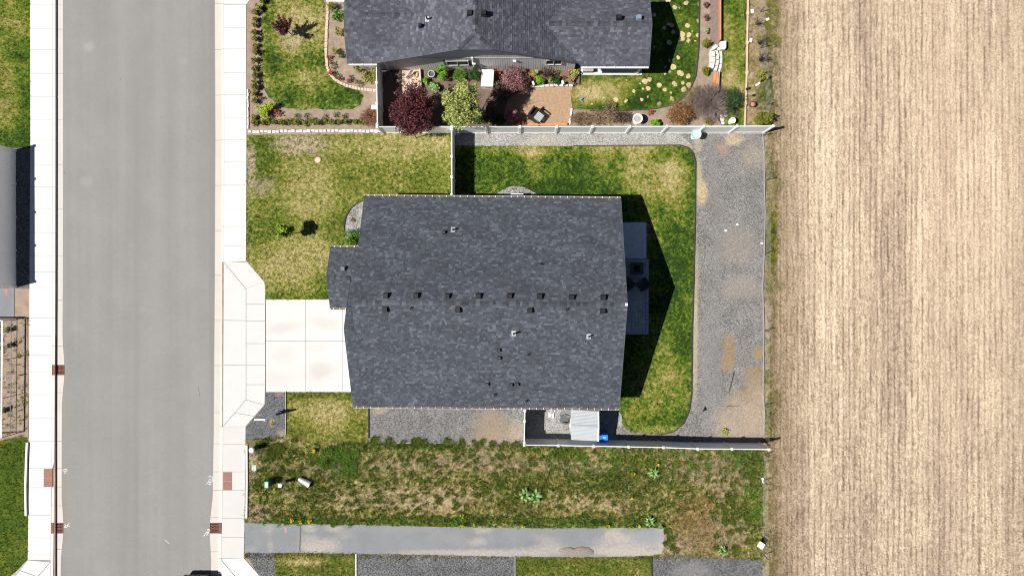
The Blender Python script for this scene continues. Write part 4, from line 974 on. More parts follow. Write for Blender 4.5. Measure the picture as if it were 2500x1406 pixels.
# wire fence along the field
def wire_fence(label, posts, h=1.0, net=True):
    o = thing('wire_fence', label, 'fence', P(*posts[len(posts)//2]))
    for x, y in posts:
        q = P(x, y); part('post', MB().box(q.x-.018, q.x+.018, q.y-.03, q.y-.02, -.1, h).box(q.x-.006, q.x+.006, q.y-.02, q.y+.03, -.1, h), M['steel'], o)
        part('post_tip', MB().box(q.x-.02, q.x+.02, q.y-.032, q.y-.018, h, h+.07), M['white'], o)
    for a, b in zip(posts[:-1], posts[1:]):
        m = MB()
        for z in (.12, .32, .52, .72, .92):
            p, q = P(*a), P(*b); m.tube((p.x,p.y,z), (q.x,q.y,z), .0035, .0035, 4)
        n = int((P(*a)-P(*b)).length / .45)
        for i in range(1, n):
            t = i/n; p = P(a[0]+(b[0]-a[0])*t, a[1]+(b[1]-a[1])*t); m.tube((p.x,p.y,.02), (p.x,p.y,.92), .0018, .0018, 3, False)
        part('wire_mesh', m, M['metal'], o)
    return o
wire_fence('wire mesh fence between the grey gravel yard and the stubble field', [(1862,332),(1871,440),(1869,618),(1867,806),(1866,988),(1866,1078)])
wire_fence('wire fence from the white fence end down past the rough ground', [(1866,1108),(1862,1172),(1864,1352),(1865,1480)])
wire_fence('thin wire fence along the neighbour\'s weedy border at the field', [(1858,-60),(1856,30),(1856,118),(1872,256),(1860,300)], .95)
# grey cloth strip at the foot of the wire fence
m = MB(); st = [(1862,330),(1865,360),(1866,440),(1868,520),(1866,620),(1862,700),(1865,800),(1864,880),(1863,960),(1866,1000),(1865,1070)]
for a, b in zip(st[:-1], st[1:]): m.beam(P(*a, .05), P(*b, .05), .03, .12)
solo('edging_board', m, M['greyplank'], 'pale grey edging board at the foot of the wire fence', 'edging', loc=P(1866,700))
# neighbour's timber rail
m_o = thing('timber_edging', 'pale timber edging rail between the side lawn and the weedy border', 'edging', P(1823,150))
st = [(1827,-60),(1825.5,30),(1824,100),(1823,177),(1820,252),(1818,308)]
for a, b in zip(st[:-1], st[1:]): part('rail', MB().beam(P(*a, .06), P(*b, .06), .09, .14), M['tanwood'], m_o)
for x, y in ((1825,32),(1824,104),(1823,177),(1820,252)): c = P(x+1.5, y, .2); part('peg', MB().obox((c.x, c.y), .09, .09, -.05, .17), M['tanwood'], m_o)

# ------------------------------------------------------------------ edgings of single stones
def edging(name, label, pts, n, w, l, h, mat, piece='edging_stone', jit=.02):
    o = thing(name, label, 'edging', P(*pts[len(pts)//2]))
    P_ = [P(*p) for p in pts]; cum = [0]
    for a, b in zip(P_[:-1], P_[1:]): cum.append(cum[-1] + (b-a).length)
    me = MB().obox((0,0), .5, .5, 0, h*.82).obox((0,0), .5, .5, h*.82, h, 0, .84).mesh(piece); me.materials.append(mat)
    for i in range(n):
        s = cum[-1]*(i+.5)/n; k = max(j for j in range(len(cum)-1) if cum[j] <= s); t = (s-cum[k])/(cum[k+1]-cum[k])
        p = P_[k].lerp(P_[k+1], t); d = P_[k+1]-P_[k]
        inst(piece, me, o, (p.x + rnd.uniform(-jit,jit), p.y + rnd.uniform(-jit,jit), -.01), math.atan2(d.y, d.x) + rnd.uniform(-.08,.08), (l*rnd.uniform(.88,1.05), w*rnd.uniform(.85,1.1), rnd.uniform(.85,1.15)))
    return o
edging('stone_edging', 'row of white edging stones between the two front gardens', [(607,322.5),(700,321.5),(800,320),(870,320.5),(932,321.5)], 34, .19, .25, .12, M['stone'])
edging('stone_edging', 'thin row of pale stones beside the pavement by the hedge', [(605.5,218),(606,316)], 11, .10, .24, .08, M['stone'])
edging('brick_edging', 'curved pink brick edging between the front lawn and flower bed', [(801,-40),(801,20),(797,80),(796,130),(799,165),(808,185),(824,199),(846,210),(880,218),(918,222)], 46, .19, .20, .07, M['pinkbrick'], 'brick', .008)
edging('stone_edging', 'pale stone edging of the flower bed against the neighbour\'s wall', [(1293,212),(1330,211),(1400,210)], 9, .16, .30, .2, M['stone'])
edging('stone_edging', 'short line of pale stones between the wood chips and twiggy bed', [(1395,266),(1393,285),(1390,306)], 5, .13, .26, .12, M['offwhite'])
# thin black lawn edging strips
def strip(label, pts, w=.05, h=.07, mat='edging'):
    m = MB()
    for a, b in zip(pts[:-1], pts[1:]): m.beam(P(*a, h/2), P(*b, h/2), w, h)
    solo('lawn_edging', m, M[mat], label, 'edging', loc=P(*pts[0]))
strip('black edging strip around the curved east end of the back lawn', [(1400,356.5),(1660,354.5),(1680,360.5),(1692.5,374),(1698.5,396),(1697.5,520),(1693.5,700),(1690.5,800),(1688.5,960),(1682.5,1005),(1668.5,1035),(1645,1053.5),(1612,1061.5)])
strip('black edging strip round the gravel bed at the northwest house corner', [(892,489),(872,495.5),(855,510),(844,530),(840,552),(841,575)])
strip('dark edging strip around the neighbour\'s curved back lawn', [(1710,-100),(1708,0),(1706,120),(1699,186),(1686,216),(1670,239),(1641,257.5),(1600,266.5),(1540,270.5),(1440,270.5)])
strip('black edging board between the south verge lawn and the gravel strip', [(899.5,992),(899.5,1070)])
strip('pale edging between the dark gravel and the south verge lawn', [(697.5,956),(697.5,1060)], .05, .06, 'greyplank')
strip('white stone edging between the bottom west lawn and gravel', [(869,1351),(869,1480)], .08, .06, 'stone')
strip('white edging between the bottom gravel and east lawn', [(1257.5,1357),(1257.5,1480)], .05, .06, 'greyplank')
strip('black edging at the east end of the bottom lawn', [(1591,1360),(1591,1480)])
strip('low black kerb across the head of the weedy bed at the left', [(-60,779),(66,777)], .07, .1)
m = MB(); ks = [(67,1080),(65,1120),(63,1190),(64,1258)]
for a, b in zip(ks[:-1], ks[1:]): m.beam(P(*a, .05), P(*b, .05), .12, .14)
solo('low_wall', m, M['offwhite'], 'thin white retaining kerb along the bright lawn at the left', 'kerb', loc=P(64,1170))
m = MB(); ks = [(602.5,1086),(603,1180),(602,1264)]
for a, b in zip(ks[:-1], ks[1:]): m.beam(P(*a, .02), P(*b, .02), .13, .12)
solo('low_wall', m, M['walk'], 'thin white back kerb between the pavement and rough ground', 'kerb', loc=P(603,1170))

# ------------------------------------------------------------------ storm drains, pads, road marks
def drain(label, x0, x1, xh0, xh1, y0, y1, hood_left):
    o = thing('storm_drain', label, 'storm drain', P((x0+x1)/2, (y0+y1)/2, ZR))
    a, b = P(x0, y1, ZR), P(x1, y0, ZR); z = -.125
    part('frame', MB().box(a.x, b.x, a.y, a.y+.05, -.2, z).box(a.x, b.x, b.y-.05, b.y, -.2, z).box(a.x, a.x+.05, a.y+.051, b.y-.051, -.2, z).box(b.x-.05, b.x, a.y+.051, b.y-.051, -.2, z), M['brick'], o)
    part('well', MB().box(a.x+.05, b.x-.05, a.y+.05, b.y-.05, -.21, -.19), M['darkvoid'], o)
    gr = MB(); n = 6; w = (b.x-a.x-.1); h = (b.y-a.y-.1)
    for i in range(1, n): y = a.y+.05 + h*i/n; gr.box(a.x+.05, b.x-.05, y-.022, y+.022, -.17, z-.004)
    for j in range(1, 4):
        x = a.x+.05 + w*j/4
        for i in range(n): 
            if (i + j) % 2: gr.box(x-.02, x+.02, a.y+.05+h*i/n+.022, a.y+.05+h*(i+1)/n-.022, -.17, z-.006)
    part('grate', gr, M['brick'], o)
    p, q = P(xh0, y1, 0), P(xh1, y0, 0); part('kerb_hood', MB().box(p.x, q.x, p.y, q.y, -.13, .004), M['brick'], o)
    part('throat', MB().box(p.x+.02, q.x-.02, p.y+.02, q.y-.02, -.2, -.131), M['darkvoid'], o)
drain('rust-red storm drain grate at the west kerb opposite the driveway', 139.5, 157.5, 128, 134.5, 891.5, 914.5, True)
drain('rust-red storm drain grate at the west kerb near the bottom edge', 136.5, 154.5, 124.5, 131, 1276.5, 1300.5, True)
drain('rust-red storm drain grate at the east kerb near the footpath', 514.5, 533.5, 534.2, 539.8, 1276.5, 1300.5, False)
def pad(label, x0, x1, y0, y1):
    o = thing('tactile_pad', label, 'tactile paving', P((x0+x1)/2, (y0+y1)/2)); a, b = P(x0, y1), P(x1, y0); ym = (a.y+b.y)/2
    for (u, v) in ((a.y, ym-.006), (ym+.006, b.y)):
        part('panel', MB().box(a.x, b.x, u, v, -.02, .006), M['pad'], o)
        dm = MB(); nx = 8; ny = int((v-u)/.075)
        for i in range(nx):
            for j in range(ny): dm.obox((a.x+(b.x-a.x)*(i+.5)/nx, u+(v-u)*(j+.5)/ny), .014, .014, .006, .012, 0, .7)
        part('domes', dm, M['pad'], o, kind='stuff')
pad('brick-red tactile pad set in the west pavement', 106.5, 128, 1144, 1188)
pad('brick-red tactile pad set in the east pavement near the vacant plot', 544.5, 566.5, 1152, 1195.5)
def mark(label, strokes, mat='paint', z=ZR+.004, w=.045, cat='paint mark'):
    m = MB()
    for st in strokes:
        for a, b in zip(st[:-1], st[1:]):
            p, q = P(*a, z), P(*b, z); d = (q-p).normalized(); r = Vector((-d.y, d.x, 0))*w/2
            m.add([p-r, q-r, q+r, p+r], [(0,1,2,3)]); z += .0006
    solo('paint_mark', m, M[mat], label, cat, loc=P(*strokes[0][0], ZR))
mark('white survey paint scrawl with arrow beside the east tactile pad', [[(507,1163),(518,1163),(519,1175),(510,1176),(511,1168)],[(513,1169),(516,1172)],[(504,1181),(511,1173)],[(508,1180),(516,1183)],[(512,1183),(513,1177),(517,1178)],[(514,1160),(514,1164)]])
mark('faint white paint mark beside the west tactile pad', [[(152,1147),(164,1144)],[(155,1151),(165,1148)],[(157,1155),(161,1152)],[(142,1149),(149,1146)]], w=.05)
mark('white squiggle painted next to the southwest storm drain', [[(156,1287),(160,1282),(158,1279)],[(159,1287),(163,1286)],[(163,1284),(166,1279),(170,1277)],[(164,1283),(170,1284)]], w=.055)
mark('white squiggle painted beside the southeast storm drain', [[(497,1309),(500,1304)],[(501,1303),(505,1298),(509,1300),(504,1306)],[(505,1293),(511,1291),(512,1296)],[(507,1295),(510,1299)]], w=.055)
mark('small red painted arrow on the grey pad at the left edge', [[(15,722),(15,706)],[(11,712),(15,706),(19,712)],[(12,716),(18,716)]], 'redpaint', .004, .05)
mark('small white paint tick on the road surface', [[(402,1316),(412,1326)]], w=.03)
mark('thin dark crack line on the road near the east gutter', [[(484,945),(487,962),(488,970)]], 'steel', ZR+.004, .025, 'crack')
# path joint
mm = MB().beam(P(734,1279,.010), P(731.5,1346,.010), .07, .01)
solo('path_joint', mm, M['steel'], 'black tar joint across the grey footpath', 'joint', loc=P(733,1312))
# ------------------------------------------------------------------ plants
def branches(base, c, rx, ry, rz, k, r=.02, trunk=None, fan=.75, seed=None):
    """stems from the base out into the crown"""
    m = MB(); base = Vector(base); z0 = max(.05, c.z - rz)
    if trunk: m.tube(base + Vector((0,0,-.05)), Vector((base.x, base.y, z0 + rz*.35)), trunk, trunk*.65, 8)
    for i in range(k):
        a = rnd.uniform(0, 6.283); f = fan * rnd.uniform(.5, 1.1); top = Vector((c.x + math.cos(a)*rx*f, c.y + math.sin(a)*ry*f, c.z + rz*rnd.uniform(-.3, .8)))
        st = Vector((base.x + rnd.uniform(-.03,.03), base.y + rnd.uniform(-.03,.03), z0*rnd.uniform(.3, 1) if trunk else 0))
        mid = st.lerp(top, .5) + Vector((rnd.uniform(-.1,.1)*rx, rnd.uniform(-.1,.1)*ry, rz*.12))
        m.tube(st, mid, r, r*.7, 5); m.tube(mid, top, r*.7, r*.3, 5)
        if k > 5 and rnd.random() < .8:
            a2 = a + rnd.uniform(-.8,.8); t2 = Vector((c.x + math.cos(a2)*rx*f*1.1, c.y + math.sin(a2)*ry*f*1.1, c.z + rz*rnd.uniform(-.2,.7))); m.tube(mid, t2, r*.55, r*.25, 4)
    return m
def plant(name, label, cat, px, py, zc, rx, ry, rz, n, leaf, size, stem='stem', trunk=None, k=7, br=.018, clumps=14, cr=.42, group=None, up=.5, asp=.6, leafname='foliage', shell=False):
    c = P(px, py, zc); o = thing(name, label, cat, (c.x, c.y, 0), group)
    part('trunk' if trunk else 'stems', branches((c.x,c.y,0), c, rx, ry, rz, k, br, trunk), M[stem], o)
    if n:
        pts = cloud(c, rx, ry, rz, n, clumps, cr, .03)
        part('crown' if trunk else leafname, leaves(pts, size, up, .35, asp), L[leaf], o)
    return o
def twiggy(label, px, py, r, h, n, mat, leaf=None, nl=0, name='bare_shrub', lean=1.0, ls=.03, squash=1.0):
    c = P(px, py, h*.5); o = thing(name, label, 'shrub', (c.x, c.y, 0)); m = MB(); tips = []
    for i in range(n):
        a = rnd.uniform(0, 6.283); f = rnd.uniform(.25, 1.0); e = Vector((c.x + math.cos(a)*r*f, c.y + math.sin(a)*r*f*squash, h*rnd.uniform(.45, 1.0)*(1.15-.5*f)))
        s = Vector((c.x + math.cos(a)*.06, c.y + math.sin(a)*.06, 0)); mid = s.lerp(e, .55) + Vector((rnd.uniform(-.06,.06), rnd.uniform(-.06,.06), h*.15))
        m.tube(s, mid, .020, .014, 4, False); m.tube(mid, e, .014, .008, 4, False); tips.append(e)
        for _ in range(2):
            e2 = e + Vector((rnd.uniform(-.25,.25)*r, rnd.uniform(-.25,.25)*r, rnd.uniform(-.1,.1))); m.tube(mid.lerp(e, .4), e2, .011, .006, 3, False)
    part('twigs', m, M[mat], o)
    if leaf:
        part('foliage', leaves(cloud(c, r, r*squash, h*.5, nl, 12, .45, .03), ls, .4), L[leaf], o)
    return o
# small hedge shrubs: three meshes shared by all of them
hm = []
for i in range(4):
    pts = cloud((0,0,.17), .21, .19, .17, 420, 9, .5, .02); me = leaves(pts, .026, .5, .35, .65).mesh('foliage'); me.materials.append(L['hedge'])
    st = MB()
    for j in range(5): a = j*1.3; st.tube((0,0,-.02), (math.cos(a)*.1, math.sin(a)*.1, .2), .008, .004, 4)
    sm = st.mesh('stems'); sm.materials.append(M['stem']); hm.append((me, sm))
def hedge(x, y, label, group, sc=1.42):
    c = P(x, y, .2); o = thing('hedge_shrub', label, 'shrub', (c.x, c.y, 0), group); me, sm = rnd.choice(hm); r = rnd.uniform(0, 6.28)
    s = sc*rnd.uniform(.86, 1.12)
    inst('foliage', me, o, c*1 - Vector((0,0,c.z)), r, (s, s, s*rnd.uniform(.9,1.25))); inst('stems', sm, o, Vector((c.x,c.y,0)), r, (s,s,s))
row = [(640,3),(634,19),(622,32),(623,48),(622,62),(622,80),(623,97),(625,113),(624,130),(622,149),(622,167),(625,184),(623,199),(624,214),(621,229),(622,246)]
for i, (x, y) in enumerate(row): hedge(x, y, ORD[i] + ' small hedge shrub from the top along the pavement', 'hedge shrubs along the pavement')
row = [(620,288),(622,301),(641,300),(656,298),(673,299),(691,300),(708,299),(725,299),(744,299),(762,298),(777,298),(794,298),(811,299),(829,298),(848,298),(866,298),(884,298)]
for i, (x, y) in enumerate(row): hedge(x, y, ORD[i] + ' small hedge shrub from the pavement in the row above the white stones', 'hedge shrubs above the white stones')
# tulips and other flowers
def flowers(label, px, py, r, n, pet='red', lf='tuliplf', h=.32, name='tulip_clump', cat='flowers', nl=26, ps=.05, ll=.05):
    c = P(px, py, h*.5); o = thing(name, label, cat, (c.x, c.y, 0))
    a = rng.uniform(0, 6.283, nl); d = r*np.sqrt(rng.uniform(0, 1, nl)); pts = np.stack([c.x + np.cos(a)*d, c.y + np.sin(a)*d, rng.uniform(.02, h*.7, nl)], 1)
    part('leaves', leaves(pts, ll*1.25, .5, .35, .32), L[lf], o); m = MB(); pt = []
    for i in range(n):
        t = rnd.uniform(0, 6.283); q = r*math.sqrt(rnd.random())*.8; x, y = c.x + math.cos(t)*q, c.y + math.sin(t)*q; hh = h*rnd.uniform(.75, 1.1)
        m.tube((x,y,0), (x,y,hh), .006, .006, 4, False)
        for j in range(5): pt.append((x + rnd.uniform(-.022,.022), y + rnd.uniform(-.022,.022), hh + rnd.uniform(0,.04)))
    part('stalks', m, L[lf], o); part('blossoms', leaves(np.array(pt), ps, .9, .3, .75), L[pet], o)
    return o
for (x, y, n, l) in [(624,80,3,'red tulips in the hedge row, level with the plum shrub'),(624,120,2,'two red tulips in the hedge row below the level of the plum shrub'),(626,164,2,'few red tulips low in the hedge row by the pavement'),(625,189,3,'small red tulip clump in the lower part of the hedge row'),
                     (623,212,2,'red tulips two shrubs above the lime bush'),(637,241,3,'reddish tulips just above the lime corner bush'),(624,50,2,'pinkish red tulips near the top of the hedge row'),
                     (675,273,6,'bright red tulips beside the lime corner bush'),(683,279,5,'red tulips with dark leaves right of the lime corner bush'),
                     (803,141,5,'pink-red tulips at the middle of the brick edging'),(808,152,3,'red tulips just below the middle of the brick edging'),(806,178,5,'pale red tulips where the brick edging starts to curve'),(814,179,3,'pink tulips on the curve of the brick edging'),(830,191,4,'pink-red tulips on the lower curve of the brick edging'),(850,198,4,'red tulips near the gate end of the brick edging'),(868,200,2,'last red tulips before the white gate')]:
    flowers(l, x, y, .16, n, 'red', nl=34)
for (x, y, l) in [(815,162,'dark leafy clump inside the brick curve'),(822,187,'dark leafy perennial beside the curved brick edging'),(856,192,'dark leafy perennial near the yellow-green bushes'),(880,206,'leafy perennials at the lower end of the brick edging'),
                  (725,284,'dark leafy clump in the bare bed, nearest the lime bush'),(749,283,'sparse leafy clump in the bare bed, second from the lime bush'),(792,286,'low spreading grey-green clump in the bare bed'),(820,280,'low wispy clump in the bare bed'),(842,284,'small dark clump in the bare bed near the rusty shrub')]:
    flowers(l, x, y, .22, 1, 'yellow', nl=60, h=.22, name='perennial', cat='plant', ps=.012)
plant('lime_shrub', 'bright lime shrub at the corner of the hedge rows', 'shrub', 646, 268, .45, .72, .62, .38, 900, 'lime', .055, k=9)
plant('lime_shrub', 'small lime branch clump right of the corner lime shrub', 'shrub', 662, 258, .5, .26, .24, .25, 200, 'lime', .05, k=5)
plant('green_shrub', 'round dark green shrub beside the neighbour\'s porch slab', 'shrub', 809, 17, .35, .36, .42, .32, 900, 'olive', .03, clumps=22)
plant('green_shrub', 'bright green shrub by the neighbour\'s house wall near the top', 'shrub', 824, 38, .45, .46, .46, .4, 700, 'green', .05)
plant('yellow_shrub', 'yellow-green shrub below the bright green one by the neighbour\'s wall', 'shrub', 828, 79, .4, .42, .42, .36, 600, 'yellowbush', .05)
plant('yellow_shrub', 'thin yellow-green plant in the middle of the flower bed', 'shrub', 817, 124, .3, .34, .3, .26, 260, 'yellowbush', .045)
plant('dark_shrub', 'sparse dark shrub close to the neighbour\'s wall', 'shrub', 833, 133, .3, .26, .4, .26, 160, 'dark', .04)
plant('yellow_shrub', 'yellow-green shrub near the neighbour\'s southwest corner', 'shrub', 873, 166, .45, .42, .36, .4, 500, 'yellowbush', .045)
plant('yellow_shrub', 'broad yellow-green shrub leaning on the white gate', 'shrub', 901, 184, .5, .55, .72, .45, 1100, 'yellowbush', .045, k=12)
twiggy('reddish brown twiggy shrub in the corner by the white gate', 906, 286, .75, .8, 260, 'redstem', 'rust', 420, lean=1.2)
c = P(913, 263, .4); o = thing('meter_box', 'small white box on the ground by the white gate', 'box', (c.x, c.y, 0)); part('casing', MB().obox((c.x,c.y), .15, .13, -.02, .42), M['offwhite'], o); part('lid', MB().obox((c.x,c.y), .17, .15, .425, .46), M['white'], o)
# small purple tree on the front lawn
c = P(690, 63, 1.5); o = thing('plum_tree', 'small spiky dark plum tree on the neighbour\'s front lawn', 'tree', (P(714,87).x, P(714,87).y, 0)); b0 = P(714, 87)
m = MB(); tp = []; m.tube(b0, (c.x+.1, c.y-.1, 1.0), .035, .028, 7)
for i in range(26):
    a = rnd.uniform(0, 6.283); e = Vector((c.x + math.cos(a)*rnd.uniform(.3,.78), c.y + math.sin(a)*rnd.uniform(.25,.7), 1.5 + rnd.uniform(-.3,.6))); s = Vector((c.x+.1, c.y-.1, rnd.uniform(.75,1.05))); m.tube(s, e, .014, .005, 4); tp += [tuple(s.lerp(e, t)) for t in np.linspace(.35, 1, 26)]
part('trunk', m, M['stem'], o); tp = np.repeat(np.array(tp), 3, 0); tp = tp + rng.normal(0, .045, (len(tp), 3)); part('crown', leaves(tp, .05, .4), L['purple'], o)
# sapling on the main lawn
plant('sapling', 'young bright green tree alone on the front lawn', 'tree', 699, 565, 1.6, .72, .66, .68, 950, 'sapling', .085, trunk=.03, k=10, clumps=12, cr=.36)
plant('green_shrub', 'yellow-green shrub in the gravel bed by the house wall', 'shrub', 857, 579, .5, .75, .72, .45, 1700, 'green', .042, k=12)
plant('small_plant', 'tiny reddish plant in the curved gravel bed', 'plant', 862, 536, .08, .3, .16, .07, 120, 'rust', .025, k=6, br=.006)
# big trees of the back garden
plant('plum_tree', 'large dark purple tree spreading over the white fence', 'tree', 1006, 266, 2.6, 1.82, 1.90, 1.35, 12000, 'purple', .055, trunk=.10, k=34, br=.032, clumps=90, cr=.24)
plant('plum_tree', 'overhanging purple bough drooping past the white fence', 'branch', 1003, 318, 2.2, .75, .42, .5, 620, 'purple', .055, trunk=.03, k=8, clumps=12)
plant('willow_tree', 'tall yellow-green tree next to the purple one', 'tree', 1131, 254, 3.7, 1.58, 1.9, 1.7, 12000, 'gold', .058, trunk=.10, k=30, br=.03, clumps=90, cr=.24)
plant('conifer', 'bright green feathery conifer by the neighbour\'s window', 'shrub', 1079, 178, .85, .52, .52, .8, 2600, 'bright', .05, asp=.3, k=10)
plant('conifer', 'dark green conifer left of the white cabinet', 'shrub', 1122, 186, .6, .62, .56, .55, 2200, 'green', .045, asp=.3)
plant('conifer', 'darkest green conifer beside the downpipe', 'shrub', 1156, 180, .7, .56, .6, .65, 2200, 'dark', .05, asp=.35)
plant('leafy_plant', 'pale leafy plant under the feathery conifer', 'plant', 1058, 211, .3, .46, .38, .26, 420, 'pale', .075, k=8)
plant('leafy_plant', 'light green plant left of the pale leafy plant', 'plant', 1039, 197, .3, .26, .34, .26, 260, 'bright', .06, k=6)
plant('pink_shrub', 'pinkish mauve shrub in front of the neighbour\'s wall', 'shrub', 1256, 193, .75, .92, .85, .6, 2800, 'mauve', .05, k=14, clumps=20)
plant('brown_shrub', 'brownish purple shrub below the mauve one', 'shrub', 1278, 207, .5, .62, .62, .42, 1300, 'brown', .045)
plant('brown_shrub', 'dry brown bush in the tree shade near the white cabinet', 'shrub', 1225, 226, .5, .9, .75, .42, 1700, 'brown', .05)
plant('brown_shrub', 'dark purple-brown bush between the mauve shrub and tree shade', 'shrub', 1240, 218, .5, .6, .55, .42, 900, 'brown', .05)
plant('brown_shrub', 'dark low bush added in place of tree shade on the ground by the fence', 'shrub', 1170, 296, .35, .55, .42, .3, 500, 'dark', .05)  # added bush, darkens a sunlit gap where tree shade should reach the fence
plant('brown_shrub', 'low dark shrub nearest the fence in the tree shade', 'shrub', 1212, 292, .35, .8, .42, .3, 700, 'dark', .05)
plant('brown_shrub', 'dark bush in the deep shade of the yellow-green tree', 'shrub', 1200, 268, .5, .62, .62, .42, 700, 'brown', .05)
twiggy('dark weathered shrub standing against the neighbour\'s wall', 1335, 180, .5, 1.1, 50, 'stem', 'brown', 260)
plant('pink_shrub', 'pink blossoming shrub near the long fence', 'shrub', 1249, 286, .6, .5, .6, .45, 1000, 'pink', .05)
plant('round_shrub', 'round bright green shrub at the edge of the wood chips', 'shrub', 1320, 197, .36, .40, .40, .34, 1100, 'bright', .036, clumps=24, cr=.36)
plant('leafy_plant', 'yellow-green plant right of the round green shrub', 'plant', 1342, 193, .25, .26, .3, .22, 260, 'gold', .05)
plant('leafy_plant', 'dark leafy plant by the wall bed', 'plant', 1358, 194, .3, .4, .45, .28, 420, 'dark', .05)
plant('twiggy_plant', 'brown grass clump at the corner of the wall bed', 'plant', 1396, 198, .22, .42, .3, .2, 500, 'dead', .04)
for (x, y, n, l) in [(1218,181,7,'red tulips beside the white cabinet'),(1203,176,3,'yellow-green and red flowers behind the white cabinet'),(1297,179,3,'red flowers left in the wall bed'),(1286,188,3,'red tulips next to the mauve shrub'),(1306,190,3,'red tulips left of the round green shrub'),(1358,178,2,'red tulip under the right-hand window'),(1371,190,2,'single red flowers near the short white post'),(1392,178,4,'orange-red tulips at the patio end of the wall bed'),
                     (1262,297,8,'red tulips by the long fence under the pink shrub'),(1275,300,5,'red tulips near the orange board'),(1587,275,6,'red tulips in the bed beside the birdbath')]:
    flowers(l, x, y, .2, n, 'red', lf='pale' if x < 1420 and y < 200 else 'tuliplf', nl=36, ps=.06)
plant('leafy_plant', 'yellow leafy clump at the foot of the long fence', 'plant', 1261, 305, .15, .36, .18, .14, 200, 'gold', .05)
plant('leafy_plant', 'yellow-green leaves in the wall bed near the patio', 'plant', 1401, 179, .28, .5, .36, .26, 420, 'gold', .055)
plant('leafy_plant', 'yellow-green leaves left in the wall bed', 'plant', 1303, 179, .28, .55, .36, .26, 460, 'gold', .055)
twiggy('bare grey-brown shrub at the left end of the long bed', 1418, 291, .85, .7, 190, 'deadstem', 'brown', 160, squash=.6)
twiggy('tan dried shrub in the long bed, second from the left', 1470, 286, .95, .7, 190, 'deadstem', 'dead', 1100, squash=.62)
twiggy('dark brown shrub left of the white birdbath', 1520, 287, .75, .65, 120, 'stem', 'brown', 900, squash=.62)
plant('leafy_plant', 'small yellow-green plant beside the birdbath', 'plant', 1535, 291, .15, .15, .18, .12, 60, 'gold', .05)
twiggy('thin tan shrub reaching onto the garden lawn', 1490, 262, .5, .6, 40, 'deadstem', 'dead', 120)
plant('round_shrub', 'bright chartreuse round shrub by the long fence', 'shrub', 1598, 302, .34, .42, .36, .32, 1100, 'bright', .036, clumps=24, cr=.36)
plant('rust_shrub', 'large rusty orange shrub at the right end of the long bed', 'shrub', 1663, 279, .6, 1.12, .92, .5, 3600, 'rust', .04, k=40, clumps=40)
twiggy('wide grey bare shrub beside the dark conifer', 1737, 252, 1.35, 1.2, 420, 'greystem', 'brown', 700)
twiggy('brown bare shrub between the lawn and rusty shrub', 1700, 242, .95, .8, 170, 'deadstem', 'dead', 200)
plant('conifer', 'dark green spreading conifer at the end of the side lawn', 'shrub', 1786, 247, .7, .82, 1.25, .55, 3200, 'dark', .06, asp=.3, k=16, clumps=22)
plant('green_shrub', 'low olive shrub behind the teal birdbath', 'shrub', 1728, 296, .35, .36, .3, .3, 420, 'olive', .04)
plant('ball_shrub', 'upper round clipped shrub beside the stepping stones', 'shrub', 1724, 107, .38, .33, .33, .34, 1300, 'olive', .03, clumps=30, cr=.34)
plant('ball_shrub', 'lower round clipped shrub beside the stepping stones', 'shrub', 1723, 173, .36, .32, .32, .33, 1300, 'olive', .03, clumps=30, cr=.34)
plant('ball_shrub', 'big olive-green shrub at the east end of the long fence', 'shrub', 1864, 291, .75, .80, .5, .66, 3200, 'olive', .04, clumps=40, cr=.32)
plant('yellow_shrub', 'yellow-green bush in the weedy border by the field', 'shrub', 1860, 184, .5, .5, .5, .42, 520, 'yellowbush', .05, k=10)
for (x, y, l) in [(1724,12,'wispy plant at the top of the bark bed'),(1725,42,'second wispy plant down the bark bed'),(1726,75,'pale green leafy plant above the upper clipped shrub')]:
    plant('leafy_plant', l, 'plant', x, y, .2, .2, .26, .18, 110, 'pale' if y > 60 else 'brown', .05)
twiggy('leafless sapling in the weedy border, highest one', 1862, 98, .6, 1.3, 16, 'stem', None, 0, 'bare_sapling')
twiggy('dark leafless shrub with a tangled shadow by the field', 1862, 142, .45, 1.0, 26, 'stem', None, 0, 'bare_sapling')
twiggy('thin bare sapling near the small white board by the field', 1852, 52, .4, 1.0, 10, 'stem', None, 0, 'bare_sapling')
plant('weed_clump', 'yellow flowering weed clump by the bare sapling', 'plant', 1858, 88, .15, .5, .3, .13, 260, 'yellowbush', .035)
twiggy('dead grey branches heaped behind the white gate', 963, 188, .6, .7, 40, 'greystem', None, 0, 'dead_branches')
# broad-leaved weeds
def rosette(label, px, py, r, n, seed):
    c = P(px, py, .15); o = thing('broadleaf_weed', label, 'weed', (c.x, c.y, 0)); R_ = random.Random(seed); m = MB()
    for i in range(n):
        a = R_.uniform(0, 6.283); l = r*R_.uniform(.55, 1.1); w = l*R_.uniform(.10, .15); d = Vector((math.cos(a), math.sin(a), 0)); s = Vector((-d.y, d.x, 0)); h = R_.uniform(.12, .42)
        p0 = Vector((c.x, c.y, .02)); p1 = p0 + d*l*.5 + Vector((0,0,h)); p2 = p0 + d*l + Vector((0,0,h*.75)); up = Vector((0,0,.02))
        m.add([p0 - s*w*.3, p0 + s*w*.3, p1 + s*w + up, p1, p1 - s*w + up, p2], [(0,1,2,3),(0,3,4),(3,2,5),(4,3,5)])
    part('leaves', m, L['pale'], o); part('root_crown', MB().lathe((c.x,c.y), [(.06,-.02),(.05,.05),(.02,.09)], 8), L['green'], o)
